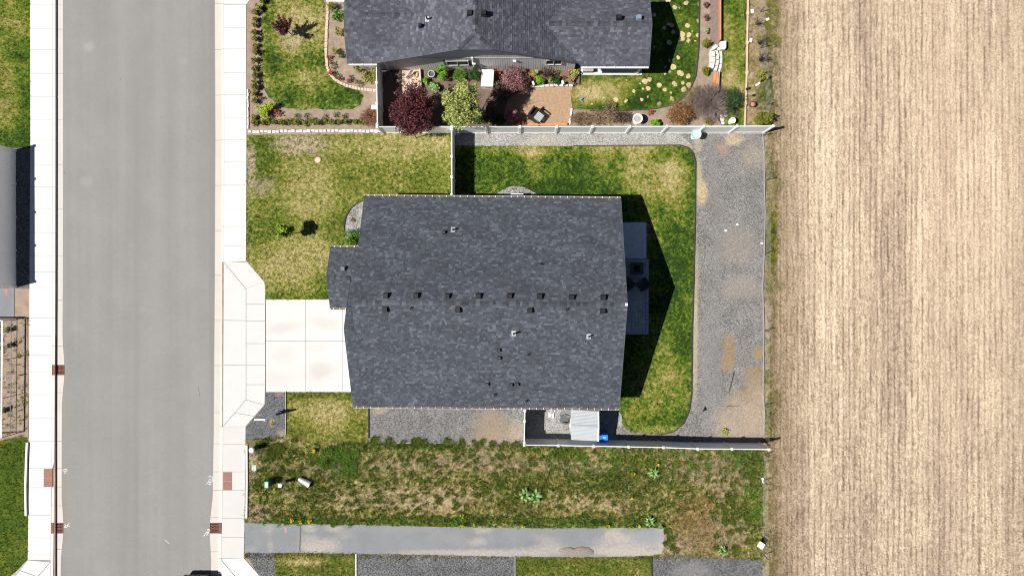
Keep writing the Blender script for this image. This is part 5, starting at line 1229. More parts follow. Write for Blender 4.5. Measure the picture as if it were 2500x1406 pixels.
for i, (x, y, r, n, l) in enumerate([(1283,1207,.52,46,'left half of the big double broadleaf weed in the rough ground'),(1308,1211,.5,40,'right half of the big double broadleaf weed in the rough ground'),(1596,1153,.42,34,'pale broadleaf weed in the rough ground, nearest the white fence'),(1586,1270,.42,30,'broadleaf weed at the far end of the grey footpath'),
        (1613,1286,.28,18,'small broadleaf weed on the corner of the footpath'),(1763,1341,.36,26,'broadleaf weed near the bottom gravel'),(1343,1200,.22,10,'small thin weed right of the double broadleaf weed'),(1538,1188,.2,9,'small wispy weed in the middle of the rough ground')]): rosette(l, x, y, r, n, i)
for (x, y, n, l) in [(766,1099,16,'yellow flowers high in the rough ground below the verge lawn'),(714,1268,16,'left clump of yellow flowers at the edge of the footpath'),(735,1273,6,'middle yellow flowers above the tar joint'),(757,1271,9,'yellow flowers right of the tar joint'),(1128,1257,5,'pair of yellow blossoms in the dry grass'),(1130,1283,8,'yellow clump at the middle of the footpath edge'),(1157,1279,3,'tiny yellow blossoms near the middle of the footpath'),
                     (1277,1284,6,'yellow blossoms just left of the footpath middle'),(1484,1285,8,'yellow flowers on the footpath edge toward its far end'),(1541,1286,7,'yellow flowers second from the footpath end'),(1559,1284,8,'yellow flowers nearest the footpath end'),(1605,1134,7,'yellow flowers just above a pale broadleaf weed'),(1545,1157,4,'yellow spot left of a pale broadleaf weed'),(1541,1214,5,'yellow flowers in the middle of the rough ground')]:
    flowers(l, x, y, .17, n, 'yellow', 'green', .28, 'yellow_flower_clump', 'flowers', 30, .032, .045)

# ------------------------------------------------------------------ things standing about
def cyl(name, label, cat, px, py, z, parts_, group=None):
    c = P(px, py, z); o = thing(name, label, cat, (c.x, c.y, 0), group)
    for (nm, prof, mat) in parts_: part(nm, MB().lathe((c.x, c.y), prof, 18), M[mat], o)
    return o, c
# yard sign post
b0 = P(672, 1012); o = thing('sign_post', 'white sign post with a side arm and hanging panel, in dark gravel', 'sign post', b0)
part('post', MB().obox((b0.x,b0.y), .055, .055, -.05, 1.86), M['white'], o); part('post_cap', MB().obox((b0.x,b0.y), .075, .075, 1.86, 1.93, 0, .4), M['white'], o)
part('arm', MB().beam((b0.x-.72, b0.y, 1.72), (b0.x-.06, b0.y, 1.72), .10, .09), M['white'], o)
part('panel', MB().box(b0.x-.60, b0.x-.13, b0.y-.012, b0.y+.012, 1.05, 1.6), M['greyplank'], o)
for dx_ in (-.55, -.18): part('hook', MB().tube((b0.x+dx_, b0.y, 1.6), (b0.x+dx_, b0.y, 1.69), .008, .008, 5), M['steel'], o)
c = P(664, 1033, .05); plant('dry_plant', 'little dry plant beside the white sign post', 'plant', 664, 1033, .1, .17, .2, .1, 70, 'dead', .03, k=5, br=.005)
# utility pedestals
c = P(614, 1099, .92); o = thing('utility_pedestal', 'dark green utility pedestal with pale domed lid by the pavement', 'utility box', (c.x, c.y, 0))
part('casing', MB().lathe((c.x,c.y), [(.17,-.05),(.16,.86)], 12), M['greenbox'], o); part('lid', MB().lathe((c.x,c.y), [(.19,.84),(.19,.90),(.15,.96),(.05,.985)], 12), M['white'], o)
c = P(620.5, 1141); o = thing('valve_cover', 'flat pale green lid in the bare soil', 'utility cover', c)
part('rim', MB().obox((c.x,c.y), .155, .21, -.05, .02), M['palegreen'], o); part('lid', MB().obox((c.x,c.y), .13, .18, .02, .03), M['palegreen'], o)
c = P(650.5, 1183, .88); o = thing('utility_box', 'dark green utility box with pale flat top in the weeds', 'utility box', (c.x, c.y, 0))
part('casing', MB().obox((c.x,c.y), .11, .20, -.05, .84), M['greenbox'], o); part('lid', MB().obox((c.x,c.y), .13, .22, .845, .90, 0, .9), M['palegreen'], o)
c = P(683, 1185, .95); o = thing('marker_post', 'square white marker post in the rough ground', 'post', (c.x, c.y, 0))
part('post', MB().obox((c.x,c.y), .085, .085, -.05, .93), M['white'], o); part('post_cap', MB().obox((c.x,c.y), .115, .115, .93, .97), M['white'], o)
a_, b_ = P(730, 1168, .16), P(757, 1183, .18); d = (b_-a_).normalized(); o = thing('culvert_pipe', 'ribbed pale culvert pipe lying in the rough ground', 'pipe', (a_+b_)/2 - Vector((0,0,.17)))
part('barrel', MB().tube(a_, b_, .12, .22, 14, False), M['metal'], o); m = MB()
for i in range(9): q = a_.lerp(b_, (i+.5)/9); r = .12 + .10*(i+.5)/9; m.tube(q - d*.018, q + d*.018, r+.03, r+.03, 14)
part('ribs', m, M['offwhite'], o)
part('bore', MB().tube(b_ - d*.05, b_ - d*.02, .2, .2, 14), M['darkvoid'], o)
c = P(776, 391); o = thing('valve_cover', 'round tan lid set in the front lawn', 'utility cover', c)
part('rim', MB().lathe((c.x,c.y), [(.235,-.05),(.235,.03),(.2,.035)], 20), M['bed'], o); part('lid', MB().lathe((c.x,c.y), [(.19,.03),(.185,.045),(.05,.05)], 20), M['tanwood'], o)
# heat pump & plank
c = P(1262, 478, .75); o = thing('heat_pump', 'white heat pump under the north eave', 'air conditioner', (c.x, 6.12, 0)); yy_ = c.y - .02
part('casing', MB().obox((c.x, yy_), .42, .17, .08, .75), M['white'], o); part('grille', MB().obox((c.x-.1, yy_+.174), .26, .006, .15, .68), M['steel'], o); part('feet', MB().obox((c.x-.3, yy_), .04, .16, -.02, .08).obox((c.x+.3, yy_), .04, .16, -.02, .08), M['steel'], o)
c = P(1148, 994.5, .5); o = thing('wall_bench', 'narrow white bench peeking out below the south eave', 'bench', (c.x, c.y, 0))
part('seat', MB().obox((c.x,c.y+.05), .47, .10, .42, .47), M['white'], o)
for s in (-1, 1): part('leg', MB().obox((c.x+s*.4,c.y+.05), .04, .09, -.02, .42), M['white'], o)
# shed
o = thing('shed', 'small metal shed with ribbed silver roof beside the house', 'shed', P(1424, 1035))
z0, z1 = 1.95, 2.12
A = P(1394, 1000, z0); B_ = P(1461, 1003.5, z0); C = P(1460.5, 1076.5, z0); D = P(1394, 1073, z0); up = Vector((0,0,1)); e1 = (A+D)/2 + up*(z1-z0); e2 = (B_+C)/2 + up*(z1-z0)
dk = Vector((0,0,.05))
m = MB()
for q in ([A,B_,e2,e1], [e1,e2,C,D]): m.add([*q, *[p-dk for p in q]], [(3,2,1,0),(4,5,6,7),(0,1,5,4),(1,2,6,5),(2,3,7,6),(3,0,4,7)])
rf = part('roof', m, M['metal'], o)
m = MB()
for (p, q, r, s) in ((A,B_,e1,e2), (D,C,e1,e2)):
    for i in range(11):
        t = (i+.5)/11; m.beam(p.lerp(r, t) + up*.012, q.lerp(s, t) + up*.012, .05, .022)
part('roof_ribs', m, M['metal'], rf, kind='stuff')
part('ridge_cap', MB().beam(e1 + up*.02, e2 + up*.02, .10, .03), M['steel'] if False else plain('dull_ridge', (.30,.32,.34), .08, 3, .5, .4, .2), rf)
part('verge', MB().beam(B_ + up*.01, e2 + up*.012, .07, .06).beam(e2 + up*.012, C + up*.01, .07, .06), M['white'], rf)
ins = .08
for (p, q) in ((A,B_),(B_,C),(C,D),(D,A)):
    ctr = (A+B_+C+D)/4; pp = p.lerp(ctr, ins); qq = q.lerp(ctr, ins); pp = Vector((pp.x,pp.y,.95)); qq = Vector((qq.x,qq.y,.95)); part('wall', MB().beam(pp, qq, .04, 1.9), M['metal'], o)
dd = A.lerp(D, .55).lerp((A+B_+C+D)/4, ins*.8); part('door', MB().beam((dd.x-.03, dd.y-.4, .95), (dd.x-.03, dd.y+.4, .95), .03, 1.75), M['offwhite'], o)
# blue bin
c = P(1472, 1067.5, .9); o = thing('blue_bin', 'bright blue recycling bin between the shed and white fence', 'bin', (c.x, c.y, 0))
part('body', MB().obox((c.x,c.y), .29, .22, .05, .88, 0, 1.08), M['blue'], o); part('lid', MB().obox((c.x,c.y), .35, .27, .885, .94, 0, .92), M['blue'], o)
part('lid_label', MB().box(c.x-.02, c.x+.2, c.y-.03, c.y+.03, .941, .944), plain('pale_blue_print', (.45,.6,.85), .1, 8), o)
part('wheel', MB().tube((c.x-.3,c.y+.2,.1), (c.x-.25,c.y+.2,.1), .1, .1, 12), M['black'], o); part('wheel', MB().tube((c.x+.25,c.y+.2,.1), (c.x+.3,c.y+.2,.1), .1, .1, 12), M['black'], o)
# stacked grey chairs, planks, paddles
chm = plain('grey_resin', (.085,.088,.092), .1, 5, .5)
def stack_chair(label, px, py, z, rot):
    c = P(px, py, z); o = thing('garden_chair', label, 'chair', (c.x, c.y, z-.45), 'stacked grey garden chairs'); ca, sa = math.cos(rot), math.sin(rot)
    L2 = lambda x, y: (c.x + x*ca - y*sa, c.y + x*sa + y*ca)
    part('seat', MB().obox((c.x,c.y), .25, .24, z-.03, z, rot), chm, o)
    bx0 = L2(.26, 0); m = MB(); 
    for k in range(5): q = L2(.25, -.2+.1*k); q2 = L2(.33, -.2+.1*k); m.beam((q[0],q[1],z), (q2[0],q2[1],z+.42), .06, .02)
    part('backrest', m, chm, o)
    for (x, y) in ((-.22,-.22),(-.22,.22),(.22,-.22),(.22,.22)):
        q = L2(x, y); part('leg', MB().tube((q[0],q[1],z-.44), (q[0],q[1],z-.02), .018, .018, 6), chm, o)
    for s in (-1, 1):
        q0 = L2(-.22, s*.27); q1 = L2(.25, s*.27); part('armrest', MB().beam((q0[0],q0[1],z+.2), (q1[0],q1[1],z+.2), .05, .025), chm, o)
stack_chair('grey garden chair lowest of the stack by the shed', 1377, 1023, .46, -.15); stack_chair('grey garden chair on top of the stack by the shed', 1382, 1022, .56, -.15)
c = P(1386, 1008, .7); o = thing('folded_table', 'dark grey folded table leaning by the shed', 'table', (c.x, c.y, 0)); part('tabletop', MB().beam((c.x-.4,c.y+.1,.45), (c.x+.25,c.y-.12,.75), .5, .04), chm, o); part('legs', MB().tube((c.x-.3,c.y,0), (c.x,c.y,.6), .02, .02, 6).tube((c.x+.2,c.y-.1,0), (c.x+.1,c.y,.7), .02, .02, 6), M['steel'], o)
for i, (x, y, l) in enumerate([(1361,1006,'left grey plank leaning under the south eave'),(1365,1008,'middle grey plank leaning under the south eave'),(1369,1006,'right grey plank leaning under the south eave')]):
    p = P(x-5, y+9); q = P(x+7, y-12, .8); solo('plank', MB().beam((p.x,p.y,.02), (q.x,q.y,.8), .10, .03), M['greyplank'], l, 'plank', loc=p)
for (x, y, l) in [(1341,1012,'left white paddle propped under the south eave'),(1349,1014,'right white paddle propped under the south eave')]:
    p = P(x, y+3); q = P(x+6, y-14, 1.0); o = thing('paddle', l, 'paddle', p); d = (q-p).normalized()
    part('shaft', MB().tube(p + d*.3, q, .017, .017, 6), M['white'], o); part('blade', MB().obox((p.x+.02,p.y+.08), .085, .17, .03, .07, .1, .8), M['white'], o)
# patio on the shaded east side
ps_ = solo('patio', MB().box(P(1512,600).x, P(1578,600).x, P(0,632).y, P(0,543).y, -.1, .03), plain('shaded_patio_concrete', (.60,.61,.63), .1, 3, .85), kind='structure')
pv = plain('grey_pavers', (.42,.42,.43), .14, 3, .85)
pt = thing('paver_patio', 'grey square paver patio with a soldier border in the house shade', 'patio', P(1550, 724)); del pt['category']; del pt['label']; pt['kind'] = 'structure'
pb_ = MB().obox((0,0), .5, .5, -.06, 0).mesh('paver'); pb_.materials.append(pv)
x0, x1 = P(1508,700).x, P(1576,700).x; yb, yt = P(0,810).y, P(0,633).y; nx, ny = 4, 11
for i in range(nx):
    for j in range(ny):
        w, h = (x1-x0)/nx, (yt-yb)/ny; inst('paver', pb_, pt, (x0+w*(i+.5), yb+h*(j+.5), .022+rnd.uniform(-.004,.004)), 0, (w-.010, h-.010, 1))
for j in range(23): h = (yt-yb)/23; inst('border_paver', pb_, pt, (x1+.11, yb+h*(j+.5), .028), 0, (.19, h-.015, 1))
for i in range(10): w = (x1-x0+.2)/10; inst('border_paver', pb_, pt, (x0+w*(i+.5), yb-.09, .028), 0, (w-.015, .16, 1))
c = P(1555, 656, .5); o = thing('fire_table', 'square dark fire pit table on the shaded patio', 'table', (c.x, c.y, 0))
part('base', MB().obox((c.x,c.y), .34, .34, .03, .46, 0, .95), M['steel'], o); part('tabletop', MB().obox((c.x,c.y), .44, .41, .465, .52), M['steel'], o); part('burner', MB().obox((c.x,c.y), .2, .2, .521, .53), M['darkvoid'], o)
def lounge(label, px, py, rot):
    c = P(px, py, .4); o = thing('patio_chair', label, 'chair', (c.x, c.y, 0), 'dark chairs on the shaded patio'); ca, sa = math.cos(rot), math.sin(rot)
    R2 = lambda x, y: (c.x + x*ca - y*sa, c.y + x*sa + y*ca)
    part('seat', MB().obox((c.x,c.y), .30, .30, .28, .42, rot), M['steel'], o)
    part('backrest', MB().obox(R2(0,-.33), .32, .05, .25, .85, rot), M['steel'], o)
    for s in (-1, 1): part('armrest', MB().obox(R2(s*.34,0), .04, .32, .3, .6, rot), M['steel'], o)
    for (x, y) in ((-.3,-.3),(.3,-.3),(-.3,.3),(.3,.3)): part('leg', MB().obox(R2(x,y), .03, .03, .02, .28, rot), M['steel'], o)
lounge('dark patio chair turned diagonally at the outer edge of the patio', 1570, 694, .6); lounge('dark patio chair half hidden by the roof edge', 1535, 692, -.75)
# white cabinet
c = P(1190, 191, .75); o = thing('storage_cabinet', 'white storage cabinet in the middle of the neighbour\'s garden', 'cabinet', (c.x, c.y, 0))
part('body', MB().obox((c.x,c.y), .39, .54, -.02, .72, -.05), M['offwhite'], o); part('lid', MB().obox((c.x,c.y), .41, .57, .725, .78, -.05, .97), M['white'], o); part('handle', MB().obox((c.x,c.y-.58), .12, .015, .55, .58, -.05), M['steel'], o)
# teal pot
c = P(1053, 181, .3); o = thing('plant_pot', 'teal round pot beside the feathery conifer', 'pot', (c.x, c.y, 0)); part('wall', MB().lathe((c.x,c.y), [(.17,-.02),(.24,.32),(.20,.33),(.19,.26)], 16, cap=False), M['teal'], o); part('earth', MB().lathe((c.x,c.y), [(.19,.22),(.02,.23)], 16), M['darksoil'], o)
# tool corner with hose
pad_ = solo('garden_pad', MB().box(P(974,0).x, P(1024,0).x, P(0,262).y, P(0,170).y, -.05, .01), M['pinkbrick'], kind='structure')
m = thing('edging_board', 'pale upright board beside the pinkish slab behind the gate', 'board', P(1026, 192)); part('board', MB().beam(P(1025,169,.1), P(1028.5,215,.1), .09, .3), M['tanwood'], m)
c = P(1014, 182, .1); m = MB()
for k in range(4):
    r = .13 + .025*(k % 3); pp = [Vector((c.x + math.cos(t)*r*.9, c.y + math.sin(t)*r*1.25, .04 + .03*k)) for t in np.linspace(0, 6.283, 17)]; m.path(pp, .018, 5)
solo('garden_hose', m, M['tanwood'], 'coiled cream garden hose on the pinkish slab', 'hose', loc=(c.x, c.y, 0))
p, q = P(991,190,.1), P(1003,173,.5); o = thing('garden_tools', 'bundle of blue-black tools lying by the coiled hose', 'tools', p)
for k in range(4): part('handle', MB().tube(p + Vector((.06*k,-.04*k,-.05)), q + Vector((.05*k,.02*k,0)), .018, .018, 6), M['steel'] if k % 2 else plain('navy_handle', (.03,.04,.10), .1, 5, .5), o)
for i, (x, y) in enumerate([(984,206),(1003,196),(1011,208),(992,213),(1000,222)]):
    c = P(x, y); solo('rubble_stone', MB().lathe((c.x,c.y), [(.10,-.02),(.11,.06),(.05,.11)], 7, rnd.uniform(.8,1.3), rnd.uniform(.7,1.1)), M['stone'] if i % 2 else M['pinkbrick'], ['pinkish stone on the slab under the plum tree','pale stone just below the coiled hose','pinkish stone at the edge of the slab','pale stone among the plum branches','pinkish stone half under the plum tree'][i], 'stone', loc=(c.x,c.y,0))
for (x, y, l) in [(1374,203,'short white post by the wall bed'),(1302,205,'small pale post at the left of the stone edging')]:
    c = P(x, y, .4); o = thing('garden_post', l, 'post', (c.x,c.y,0)); part('post', MB().beam((c.x-.05,c.y+.12,.3), (c.x+.05,c.y-.12,.3), .11, .55), M['offwhite'], o); part('cap', MB().obox((c.x,c.y), .05, .1, .58, .61, .35), M['white'], o)
# glider chair
c = P(1311, 283, .45); rot = math.radians(-37); o = thing('glider_chair', 'black metal garden glider with pale slatted seat on the wood chips', 'chair', (c.x, c.y, 0)); ca, sa = math.cos(rot), math.sin(rot)
R3 = lambda x, y, z: (c.x + x*ca - y*sa, c.y + x*sa + y*ca, z)
part('frame', MB().beam(R3(-.42,-.32,.42), R3(.42,-.32,.42), .05, .06).beam(R3(-.42,.32,.42), R3(.42,.32,.42), .05, .06).beam(R3(-.42,-.32,.42), R3(-.42,.32,.42), .05, .06).beam(R3(.42,-.32,.42), R3(.42,.32,.42), .05, .06), M['black'], o)
for k in range(6): y = -.25 + .1*k; part('slat', MB().beam(R3(-.22,y,.47), R3(.40,y,.47), .075, .02), M['metal'], o)
part('backrest', MB().beam(R3(-.30,-.34,.62), R3(-.30,.34,.62), .25, .05).beam(R3(-.45,-.34,.85), R3(-.45,.34,.85), .12, .10), M['black'], o)
for s in (-1, 1):
    part('armrest', MB().beam(R3(-.38,s*.38,.62), R3(.36,s*.38,.62), .07, .04), M['black'], o); part('runner', MB().beam(R3(-.45,s*.36,.03), R3(.5,s*.36,.03), .05, .05), M['black'], o)
    for x in (-.3, .35): part('leg', MB().beam(R3(x,s*.36,.05), R3(x,s*.36,.6), .04, .04), M['black'], o)
o = thing('low_bench', 'orange board bench at the foot of the long fence', 'bench', P(1336, 304))
for k in range(2): part('plank', MB().beam(P(1288,302.5+2.6*k,.28), P(1385,302.5+2.6*k,.28), .065, .04), M['orangewood'], o)
for x in (1296, 1378): part('leg', MB().beam(P(x,301,.12), P(x,306,.12), .06, .26), M['orangewood'], o)
# birdbath-like planter, teal bin, bucket
cyl('round_planter', 'white round stone planter beside the red tulips', 'planter', 1557, 290, .62, [('bowl', [(.10,.30),(.24,.52),(.34,.62),(.33,.66),(.25,.655),(.23,.58)], 'white'), ('pedestal', [(.26,-.02),(.2,.1),(.13,.3),(.12,.34)], 'offwhite'), ('earth', [(.235,.585),(.02,.6)], 'greyplank')])
cyl('birdbath', 'pale teal glass birdbath in front of the long fence', 'birdbath', 1700, 328, .85, [('bowl', [(.07,.72),(.24,.80),(.34,.87),(.33,.89),(.2,.84),(.02,.82)], 'teal'), ('stem', [(.18,-.02),(.06,.06),(.05,.72)], 'teal')])
c = P(1700, 328, .84); 
water = G('pale_water'); wm = water.out((.40,.53,.55), .12, spec=.6); part('water', MB().lathe((c.x,c.y), [(.245,.852),(.02,.853)], 18), wm, bpy.data.objects['birdbath'])
cyl('bucket', 'white lidded bucket behind the long fence', 'bucket', 1789, 294, .5, [('pail', [(.17,-.02),(.20,.46)], 'white'), ('lid', [(.21,.45),(.21,.49),(.02,.50)], 'white')])
for i, (x, y, r) in enumerate([(1757,270,.16),(1762,283,.14),(1768,274,.17),(1772,282,.13),(1763,292,.15),(1765,301,.12),(1755,262,.1)]):
    c = P(x, y); solo('white_rock', MB().lathe((c.x,c.y), [(r,-.02),(r*1.05,r*.4),(r*.5,r*.8)], 7, rnd.uniform(.8,1.2), rnd.uniform(.7,1.1)), M['offwhite'], 'white rock ' + ['at the top of','left in','in the middle of','at the right of','low in','nearest the fence in','just above'][i] + ' the small heap beside the dark conifer', 'rock', loc=(c.x,c.y,0), group='white rocks in a heap')
# stepping stones and steps
o = thing('stone_steps', 'three-column flight of pale stone steps between side lawn and bark bed', 'steps', P(1748, 145))
cols_ = [([(1733,125),(1745,124),(1747,139),(1735,140)],.36),([(1734,140.5),(1747,139.5),(1747,152),(1735,153)],.36),([(1733,153.5),(1746,152.5),(1742,168),(1731,165)],.36),
         ([(1745,122),(1753,124),(1755,132),(1748,137)],.22),([(1747.5,133),(1755,131),(1756,146),(1748,147)],.22),([(1748,147.5),(1756,146.5),(1754,160),(1746,160)],.22),([(1746,160.5),(1754,160.5),(1750,174),(1742,171)],.22),
         ([(1756,124),(1763,126),(1764,140),(1757,140)],.10),([(1757,141),(1764,140.5),(1763.5,156),(1757,155)],.10),([(1757,156),(1763.5,156.5),(1761,170),(1754,167)],.10),([(1754,167.5),(1760.5,170.5),(1758,176),(1752,175)],.10),
         ([(1738,116),(1748,108),(1755,114),(1744,122)],.30),([(1733,122),(1742,118),(1744,122),(1736,125)],.3),([(1750,118),(1758,114),(1762,122),(1753,124)],.18)]
for poly, h in cols_: flag(o, poly, M['stone'], -.05, h, 'step_stone', .5)
o = thing('paving_slab', 'single square pale slab at the top of the stone steps', 'slab', P(1767,110)); flag(o, [(1759,102),(1773,100),(1773,116),(1770,121),(1760,120)], M['stone'], -.03, .34, 'slab', 0)
part('base', MB().obox(P2(1766,110), .14, .2, -.03, .05), M['greyplank'], o)
solo('retaining_board', MB().beam(P(1757.5,-60,.18), P(1757.5,100,.18), .06, .42), M['orangewood'], 'thin orange retaining board along the bark bed', 'board', loc=P(1757,40))
o = thing('retaining_board', 'wide orange timber edging below the stone steps', 'board', P(1747,200))
part('plank', MB().beam(P(1745.5,177,.36), P(1742.5,224,.36), .16, .06), M['orangewood'], o); part('plank', MB().beam(P(1751,177,.33), P(1749.5,222,.33), .12, .08), M['orangewood'], o); part('face_board', MB().beam(P(1754.5,177,.15), P(1752,222,.15), .05, .36), M['tanwood'], o)
# weedy border bits
def board(label, px, py, w, l, rot, z=.05, h=.03, mat='white'):
    c = P(px, py, z); solo('board', MB().obox((c.x,c.y), w, l, z-.02, z+h, rot), M[mat], label, 'board', loc=(c.x,c.y,0))
board('upper white board in the weedy border', 1837, 28, .10, .13, .1); board('tilted white board near the field edge at the top', 1874, 48, .11, .08, .5)
board('white board beside the yellow-green bush', 1850, 206, .18, .06, .6); board('small white slab next to the timber rail', 1833, 99, .09, .14, -.2, mat='stone')
board('white square sheet on the wire fence at the bottom right', 1858, 1330.5, .21, .19, -.6, .6, .02); board('narrow white board at the foot of the wire fence', 1863, 1172, .07, .17, .3)
cyl('fire_bowl', 'dark round fire bowl with a reddish centre in the weedy border', 'fire bowl', 1838, 254.5, .35, [('bowl', [(.10,.05),(.19,.30),(.20,.36),(.16,.355),(.14,.28)], 'steel'), ('embers', [(.15,.30),(.09,.33),(.02,.335)], 'redpaint'), ('foot', [(.14,-.02),(.06,.06)], 'steel')])
for (x, y, l) in [(1823.5,218,'black pot on the timber rail'),(1829,216,'small black pot right of the timber rail'),(1840,233,'little black pot above the fire bowl')]:
    cyl('plant_pot', l, 'pot', x, y, .15, [('wall', [(.06,-.02),(.085,.16),(.07,.165)], 'black'), ('earth', [(.07,.15),(.01,.155)], 'darksoil')])
# yard debris
p, q = P(1779,961,.03), P(1792,909,.05); solo('fallen_branch', MB().tube(p, q, .02, .035, 6), M['stem'], 'long thin branch lying on the grey gravel yard', 'branch', loc=p)
p, q = P(1776,991,.02), P(1803,991,.02); solo('fallen_branch', MB().tube(p, q, .018, .01, 6), M['stem'], 'short stick lying in the lower gravel yard', 'branch', loc=p)
b0 = P(1720, 999, .06); solo('black_scrap', MB().add([b0+Vector((-.06,.0,0)), b0+Vector((0,.2,.02)), b0+Vector((.16,-.04,.0)), b0+Vector((.02,-.03,.09)), b0+Vector((-.18,-.18,0))], [(0,3,1),(1,3,2),(2,3,4),(4,3,0)]), M['black'], 'black three-pointed scrap on the gravel', 'scrap', loc=P(1720,999))
plant('dry_plant', 'pale yellow dried plant by the shadow of the white fence', 'plant', 1769, 1054, .1, .36, .3, .09, 300, 'gold', .045, k=12, br=.006)
for (x, y, l) in [(1800,548,'largest white stone on the gravel yard'),(1772,563,'small white stone left of the largest one'),(1860,594,'white stone at the foot of the wire fence')]:
    c = P(x, y); solo('white_rock', MB().lathe((c.x,c.y), [(.09,-.01),(.1,.04),(.04,.08)], 7, 1.1, .8), M['offwhite'], l, 'rock', loc=(c.x,c.y,0))
# dirt heap on the path
pts = rag([(1360,1344),(1368,1337),(1385,1334),(1402,1336),(1420,1332),(1440,1335),(1452,1345),(1450,1353),(1430,1356),(1400,1356),(1370,1354)], 4, .8, 9); q = world(pts, 0); cx = sum(p[0] for p in q)/len(q); cy = sum(p[1] for p in q)/len(q)
vs = []; rings = [(1,-.01),(.94,.03),(.8,.085),(.52,.12),(.2,.135)]; n = len(q)
for s, z in rings: vs += [(cx+(p[0]-cx)*(s if s > .9 else s*rnd.uniform(.95,1.05)), cy+(p[1]-cy)*s, z + (rnd.uniform(-.015,.015) if z else 0)) for p in q]
fs = [(j*n+i, j*n+(i+1)%n, (j+1)*n+(i+1)%n, (j+1)*n+i) for j in range(4) for i in range(n)] + [tuple(range(4*n, 5*n))]
solo('dirt_heap', MB().add(vs, fs), plain('heap_earth', (.215,.178,.148), .2, 9, .95, fine=40), 'brown heap of earth on the grey footpath', 'earth heap', loc=(cx,cy,0), smooth=True)
# parked car, only its rear end in view
def car():
    x0, x1 = P(459,1400).x, P(512,1400).x; yr = P(0,1400).y; cx_ = (x0+x1)/2; w = (x1-x0)/2 + .22; o = thing('parked_car', 'black car parked at the kerb, only its tail in view at the bottom', 'car', (cx_, yr-2.3, ZR)); z = ZR
    prof = [(0,.42),(-.06,.75),(-.10,1.0),(-.28,1.12),(-.62,1.46),(-1.2,1.56),(-2.2,1.55),(-2.75,1.42),(-3.35,1.03),(-3.9,.96),(-4.45,.82),(-4.55,.55),(-4.5,.3),(-.1,.3)]
    vs = []; secs = [(-1,.86),(-.93,.98),(-.6,1),(.6,1),(.93,.98),(1,.86)]; n = len(prof)
    for s, k in secs:
        for (y, h) in prof:
            tuck = 1 - max(0, h-1.0)*.32; yy2 = (y + 2.27)*(1 - (1-k)*.25) - 2.27 - (.12 if abs(s) > .95 else 0)*(1 if y > -.3 else (-1 if y < -4.2 else 0)); vs.append((cx_ + s*w*tuck, yr + yy2, z + .3 + (h-.3)*(.97 if abs(s) > .95 else 1)))
    fs = [(j*n+i, j*n+(i+1)%n, (j+1)*n+(i+1)%n, (j+1)*n+i) for j in range(5) for i in range(n)] + [tuple(range(n)), tuple(range(5*n+n-1, 5*n-1, -1))]
    g = G('black_car_paint'); pm = g.out((.012,.013,.016), .25, spec=.5)
    part('body', MB().add(vs, fs), pm, o, smooth=False)
    part('rear_window', MB().beam((cx_-w*.72, yr-.46, z+1.31), (cx_+w*.72, yr-.46, z+1.31), .05, .30), M['glass'], o)
    for s in (-1, 1):
        part('side_window', MB().beam((cx_+s*w*.9, yr-.9, z+1.28), (cx_+s*w*.9, yr-2.7, z+1.26), .03, .3), M['glass'], o)
        part('tail_light', MB().beam((cx_+s*w*.62, yr+.0, z+.9), (cx_+s*w*.92, yr-.04, z+.9), .05, .16), plain('red_lens', (.25,.01,.01), .1, 5, .2), o)
        for yw in (-.85, -3.7):
            q = part('wheel', MB().tube((cx_+s*(w-.22), yr+yw, z+.32), (cx_+s*(w+.005), yr+yw, z+.32), .32, .32, 18), M['black'], o); part('rim', MB().tube((cx_+s*(w-.02), yr+yw, z+.32), (cx_+s*(w+.012), yr+yw, z+.32), .2, .19, 12), M['metal'], q)
    part('rear_bumper', MB().beam((cx_-w*.88, yr+.02, z+.52), (cx_+w*.88, yr+.02, z+.52), .10, .2), pm, o)
    part('number_plate', MB().beam((cx_-.18, yr+.015, z+.78), (cx_+.18, yr+.015, z+.78), .03, .13), M['offwhite'], o)
car()

# ------------------------------------------------------------------ grass, weeds, stones, stubble that nobody could count
def grass(key, dens, h, blades=6, spread=.07, width=.012, label=None, nm='grass'):
    q, mt, z = AREAS[key]; X, Y = scatter(q, dens)
    vis = (np.abs((X*S+XN) - 1250) < 1290) & (np.abs((YN-Y*S) - 703) < 735); X, Y = X[vis], Y[vis]
    if key == 'vac':
        k = ~inside(PATHQ, X, Y); X, Y = X[k], Y[k]
    ob = solo(nm, tufts(X, Y, blades, h, spread, width, .9, z), mt, label, kind='stuff')
for k, l in [('tl','dark short lawn grass at the top left corner'),('bl','bright lawn grass at the bottom left'),('nb','patchy dry grass of the neighbour\'s front lawn'),('front','mixed green and straw grass of the front lawn'),('back','green grass of the back lawn behind the white fences'),('garden','grass of the neighbour\'s garden with bare spots'),('strip','grass strip beside the timber rail'),('s1','straw-coloured verge grass south of the driveway'),('s2','golden green grass at the bottom left of the footpath'),('s3','golden green grass at the bottom right of the footpath')]:
    grass(k, 60, (.03,.075), 6, .07, .013, l)
grass('vac', 70, (.04,.11), 7, .09, .014, 'rough weeds and dry grass of the vacant plot', 'weeds')
grass('weeds', 50, (.06,.16), 7, .10, .014, 'weeds along the field margin', 'weeds')
q, mt, z = AREAS['field']; X, Y = scatter(q, 85)
row = .235; X = X + (np.round(X/row)*row - X)*.55
ob = solo('stubble', tufts(X, Y, 4, (.05,.15), .10, .018, 1.3, z), mt, 'cut straw stubble standing in rows on the field', kind='stuff')
